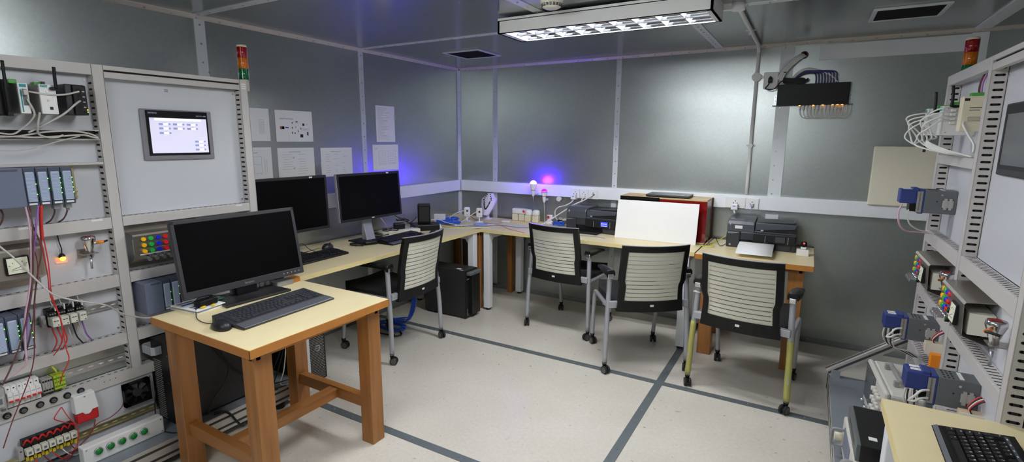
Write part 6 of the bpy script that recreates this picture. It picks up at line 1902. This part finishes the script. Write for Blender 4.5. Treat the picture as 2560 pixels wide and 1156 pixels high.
# ---------------------------------------------------------------- wires of the left rack
W_ = lambda L, dx=0: [(x + dx, y, z) for x, y, z in L]
cable('loose_wire', W_([(-2.62, .740, 1.252), (-2.600, .736, 1.186), (-2.600, .730, 1.092), (-2.600, .716, .983), (-2.600, .699, .906), (-2.600, .680, .830), (-2.595, .665, .720), (-2.590, .657, .648), (-2.600, .633, .624), (-2.60, .583, .595)], .02), .0035, 'cable_pink', 'pale pink wire hanging from the upper controller to the lower left')
cable('loose_wire', W_([(-2.62, .778, 1.252), (-2.600, .762, 1.206), (-2.600, .745, 1.122), (-2.600, .730, 1.044), (-2.600, .714, .967), (-2.600, .693, .859), (-2.60, .679, .781), (-2.600, .672, .740)], .018), .0035, 'cable_violet', 'violet wire hanging from the upper controller')
cable('loose_wire', W_([(-2.62, .745, 1.252), (-2.600, .744, 1.185), (-2.600, .730, 1.060), (-2.600, .712, .935), (-2.600, .680, .814), (-2.600, .644, .711), (-2.600, .612, .641), (-2.600, .582, .587)], .024), .003, 'cable_brown', 'brown wire hanging from the upper controller down to the lower left edge')
cable('loose_wire', W_([(-2.62, .756, 1.252), (-2.600, .748, 1.185), (-2.600, .762, 1.086), (-2.600, .741, .993), (-2.600, .720, .901), (-2.600, .703, .806), (-2.600, .682, .730), (-2.600, .655, .657)], .012), .0028, 'cable_brown', 'brown wire crossing the square meter')
cable('loose_wire', W_([(-2.70, .763, 1.117), (-2.600, .745, 1.025), (-2.600, .722, .900), (-2.600, .702, .757), (-2.600, .686, .645), (-2.60, .655, .556), (-2.600, .597, .430), (-2.600, .557, .332)], .008), .0018, 'cable_dred', 'thin dark red wire running down past the breakers')
cable('loose_wire', W_([(-2.61, .788, 1.252), (-2.600, .776, 1.181), (-2.600, .772, 1.117), (-2.600, .773, 1.052), (-2.600, .775, .969), (-2.600, .773, .886), (-2.60, .790, .796), (-2.600, .795, .726), (-2.610, .780, .661), (-2.64, .765, .622)], -.01), .002, 'cable_red', 'red wire from the upper controller to the relay row')
cable('loose_wire', W_([(-2.61, .791, 1.252), (-2.600, .781, 1.180), (-2.600, .778, 1.132), (-2.600, .780, 1.034), (-2.600, .778, .969), (-2.600, .775, .886), (-2.600, .790, .779), (-2.600, .793, .656), (-2.600, .796, .602), (-2.61, .770, .541), (-2.63, .765, .50)], 0), .0022, 'cable_red', 'red wire from the upper controller to the yellow-green terminals')
cable('loose_wire', [(-2.60, .787, 1.252), (-2.60, .780, 1.20), (-2.60, .776, 1.15), (-2.60, .775, 1.12)], .005, 'cable_red', 'thick red wire below the upper controller')
cable('loose_wire', [(-2.64, .758, .392), (-2.62, .731, .375), (-2.62, .726, .36), (-2.62, .742, .343), (-2.62, .767, .321), (-2.64, .78, .308)], .0022, 'cable_red', 'red wire from the fuse bar to the red relay links')
cable('loose_wire', [(-2.64, .76, .392), (-2.61, .768, .35), (-2.61, .788, .302), (-2.61, .791, .253), (-2.61, .776, .205), (-2.63, .738, .170)], .002, 'cable_red', 'red wire from the fuse bar down past the relays')
cable('loose_wire', [(-2.63, .863, .287), (-2.61, .838, .247), (-2.61, .783, .201), (-2.62, .743, .156)], .0025, 'cable_dred', 'dark red wire from the siren to the lower left')
cable('loose_wire', [(-2.68, .995, .30), (-2.65, .970, .285), (-2.63, .918, .27), (-2.63, .864, .262), (-2.62, .822, .22)], .002, 'cable_dred', 'dark red wire from the fan along the yellowish rail')
cable('loose_wire', [(-2.69, .633, 1.15), (-2.62, .644, 1.123), (-2.575, .680, 1.058), (-2.575, .718, .986), (-2.575, .769, .900), (-2.575, .828, .858), (-2.575, .886, .830), (-2.58, .947, .798), (-2.60, 1.000, .745), (-2.60, 1.060, .708), (-2.60, 1.10, .69), (-2.56, 1.14, .70), (-2.50, 1.18, .72)], .0036, 'cable_grey', 'grey cable slanting across the left rack to the wooden table')
for i, (L, r_) in enumerate((([(-2.62, .805, 1.690), (-2.61, .828, 1.686), (-2.605, .865, 1.681), (-2.605, .915, 1.686), (-2.606, .950, 1.697), (-2.607, .963, 1.702)], .004),
     ([(-2.607, .963, 1.665), (-2.60, .940, 1.647), (-2.60, .914, 1.621), (-2.61, .891, 1.600), (-2.64, .841, 1.562), (-2.66, .801, 1.535)], .004),
     ([(-2.66, .716, 1.532), (-2.65, .751, 1.528), (-2.64, .777, 1.548), (-2.62, .803, 1.581), (-2.60, .81, 1.61), (-2.60, .795, 1.66)], .0035),
     ([(-2.665, .716, 1.516), (-2.665, .777, 1.522), (-2.665, .857, 1.538), (-2.665, .942, 1.543), (-2.665, 1.005, 1.531), (-2.665, 1.03, 1.515)], .004),
     ([(-2.662, .66, 1.520), (-2.662, .761, 1.519), (-2.662, .822, 1.516), (-2.662, .905, 1.522), (-2.662, .975, 1.527), (-2.662, 1.010, 1.518), (-2.662, 1.03, 1.513)], .004),
     ([(-2.61, .829, 1.612), (-2.63, .824, 1.561), (-2.655, .830, 1.530), (-2.658, .857, 1.517), (-2.658, .886, 1.517), (-2.66, .909, 1.526)], .004),
     ([(-2.66, .70, 1.468), (-2.65, .752, 1.466), (-2.65, .815, 1.477), (-2.652, .900, 1.505), (-2.66, .964, 1.522)], .0025))):
    cable('network_cable', L, r_, 'cable_grey', ('grey cable bridging the second and fourth modules of the top row', 'grey cable sloping from the black switch into the tray', 'grey cable rising from the tray to the narrow module', 'grey cable along the back of the cable tray', 'grey cable along the front of the cable tray', 'grey cable looping from the narrow module down into the tray', 'thin grey cable drooping below the cable tray')[i], group='grey cables of the left rack')
# wires below the relays
for i in range(7):
    y0 = .785 + i * .017
    m, nm_ = (('cable_red', 'red'), ('cable_red', 'red'), ('cable_red', 'red'), ('cable_grey', 'grey'), ('cable_black', 'black'), ('cable_grey', 'grey'), ('cable_violet', 'violet'))[i]
    cable('relay_wire', [(-2.69, y0, .735), (-2.675, y0 - .002, .715), (-2.672, y0 + .004, .67), (-2.685, y0 + .022 * (1 if i > 2 else -.3), .635), (-2.70, y0 + .03 * (1 if i > 2 else -.3), .622)], .0026, m, nm_ + ' wire below the cube relays, %s from the left' % ('first', 'second', 'third', 'fourth', 'fifth', 'sixth', 'seventh')[i], group='wires below the cube relays')
for i in range(4):
    y0 = .79 + i * .03
    cable('relay_wire', [(-2.69, y0, .81), (-2.68, y0 + .004, .825), (-2.69, y0 + .002, .846)], .0016, 'cable_grey', 'thin grey wire above the cube relays, %s from the left' % ('first', 'second', 'third', 'fourth')[i])
cable('earth_wire', [(-2.69, .775, .522), (-2.68, .773, .54), (-2.685, .766, .558), (-2.70, .762, .568)], .0035, 'cable_yellow', 'yellow-green wire above the earth terminals')
for i, (y0, m) in enumerate(((.68, 'cable_brown'), (.835, 'cable_brown'), (.876, 'cable_brown'))):
    cable('signal_wire', [(-2.65, y0, 1.25), (-2.645, y0 + .004, 1.22), (-2.665, y0 - .004, 1.185), (-2.70, y0 - .012, 1.167)], .0032, m, 'brown wire below the upper controller, %s from the left' % ('first', 'second', 'third')[i])
# wires under the relays on the yellowish rail
for i in range(5):
    y0 = .65 + i * .03
    m, nm_ = (('cable_red', 'red'), ('cable_dred', 'dark red'), ('cable_red', 'red'), ('cable_white', 'white'), ('cable_dred', 'dark red'))[i]
    cable('relay_wire', [(-2.655, y0, .222), (-2.64, y0 + .005, .20), (-2.635, y0 + .02, .175), (-2.645, y0 + .04, .155), (-2.66, y0 + .07, .148)], .0024, m, nm_ + ' wire under the relays on the yellowish rail, %s from the left' % ('first', 'second', 'third', 'fourth', 'fifth')[i])

# blue cables hanging under the left desk
for i in range(4):
    dx = .012 * i
    cable('network_cable', [(-2.74, 3.02 + dx, .713), (-2.66, 2.99 + dx, .5), (-2.63 + dx, 2.96, .30), (-2.645 + dx, 2.955, .18), (-2.70, 2.96 + dx, .07), (-2.80, 3.0 + dx * 2, .02 + .008 * i), (-2.93, 3.02 + dx, .014), (-3.0, 2.92, .014)], .0055, 'cable_blue', 'blue cable hanging under the left desk behind the chair, %s of four' % ('first', 'second', 'third', 'last')[i], group='blue cables under the left desk')
coil('network_cable', (-2.80, 2.90, .003), .12, .0055, 4, 'cable_blue', 'coil of blue cable on the floor under the left desk', seed=41, el=.55, zz=.01)
coil('power_cable', (-2.78, 2.82, .003), .14, .005, 2, 'cable_black', 'black cable loops on the floor under the left desk', seed=42, el=.5, zz=.008)
EXPOSURE = 1.15
# ---------------------------------------------------------------- camera, world, settings
f_, yaw, pitch, roll = 1271.59, 0.52620739, 0.17865441, -0.0059126
F = Vector((-math.sin(yaw) * math.cos(pitch), math.cos(yaw) * math.cos(pitch), -math.sin(pitch)))
r = Vector((math.cos(yaw), math.sin(yaw), 0)); d = F.cross(r)
R2 = r * math.cos(roll) + d * math.sin(roll); D2 = -r * math.sin(roll) + d * math.cos(roll)
cam = bpy.data.cameras.new('camera'); co = bpy.data.objects.new('camera', cam); COL.objects.link(co)
cam.sensor_fit = 'HORIZONTAL'; cam.sensor_width = 36.0; cam.lens = f_ / 2560 * 36.0
cam.clip_start = .02
M = Matrix((( R2.x, -D2.x, -F.x, 0), (R2.y, -D2.y, -F.y, 0), (R2.z, -D2.z, -F.z, 0), (0, 0, 0, 1)))
co.matrix_world = T(0, 0, 1.52) @ M
S.camera = co
w = bpy.data.worlds.new('world'); S.world = w; w.use_nodes = True
w.node_tree.nodes['Background'].inputs['Color'].default_value = (.8, .85, .9, 1)
w.node_tree.nodes['Background'].inputs['Strength'].default_value = 0.0
S.view_settings.view_transform = 'Standard'
S.view_settings.look = 'None'
S.view_settings.gamma = 1.0
S.view_settings.exposure = EXPOSURE
S.view_settings.use_curve_mapping = False
S.cycles.use_denoising = True
S.cycles.max_bounces = 9
S.cycles.diffuse_bounces = 5
S.cycles.glossy_bounces = 6
S.cycles.sample_clamp_indirect = 4.0
S.cycles.caustics_reflective = True
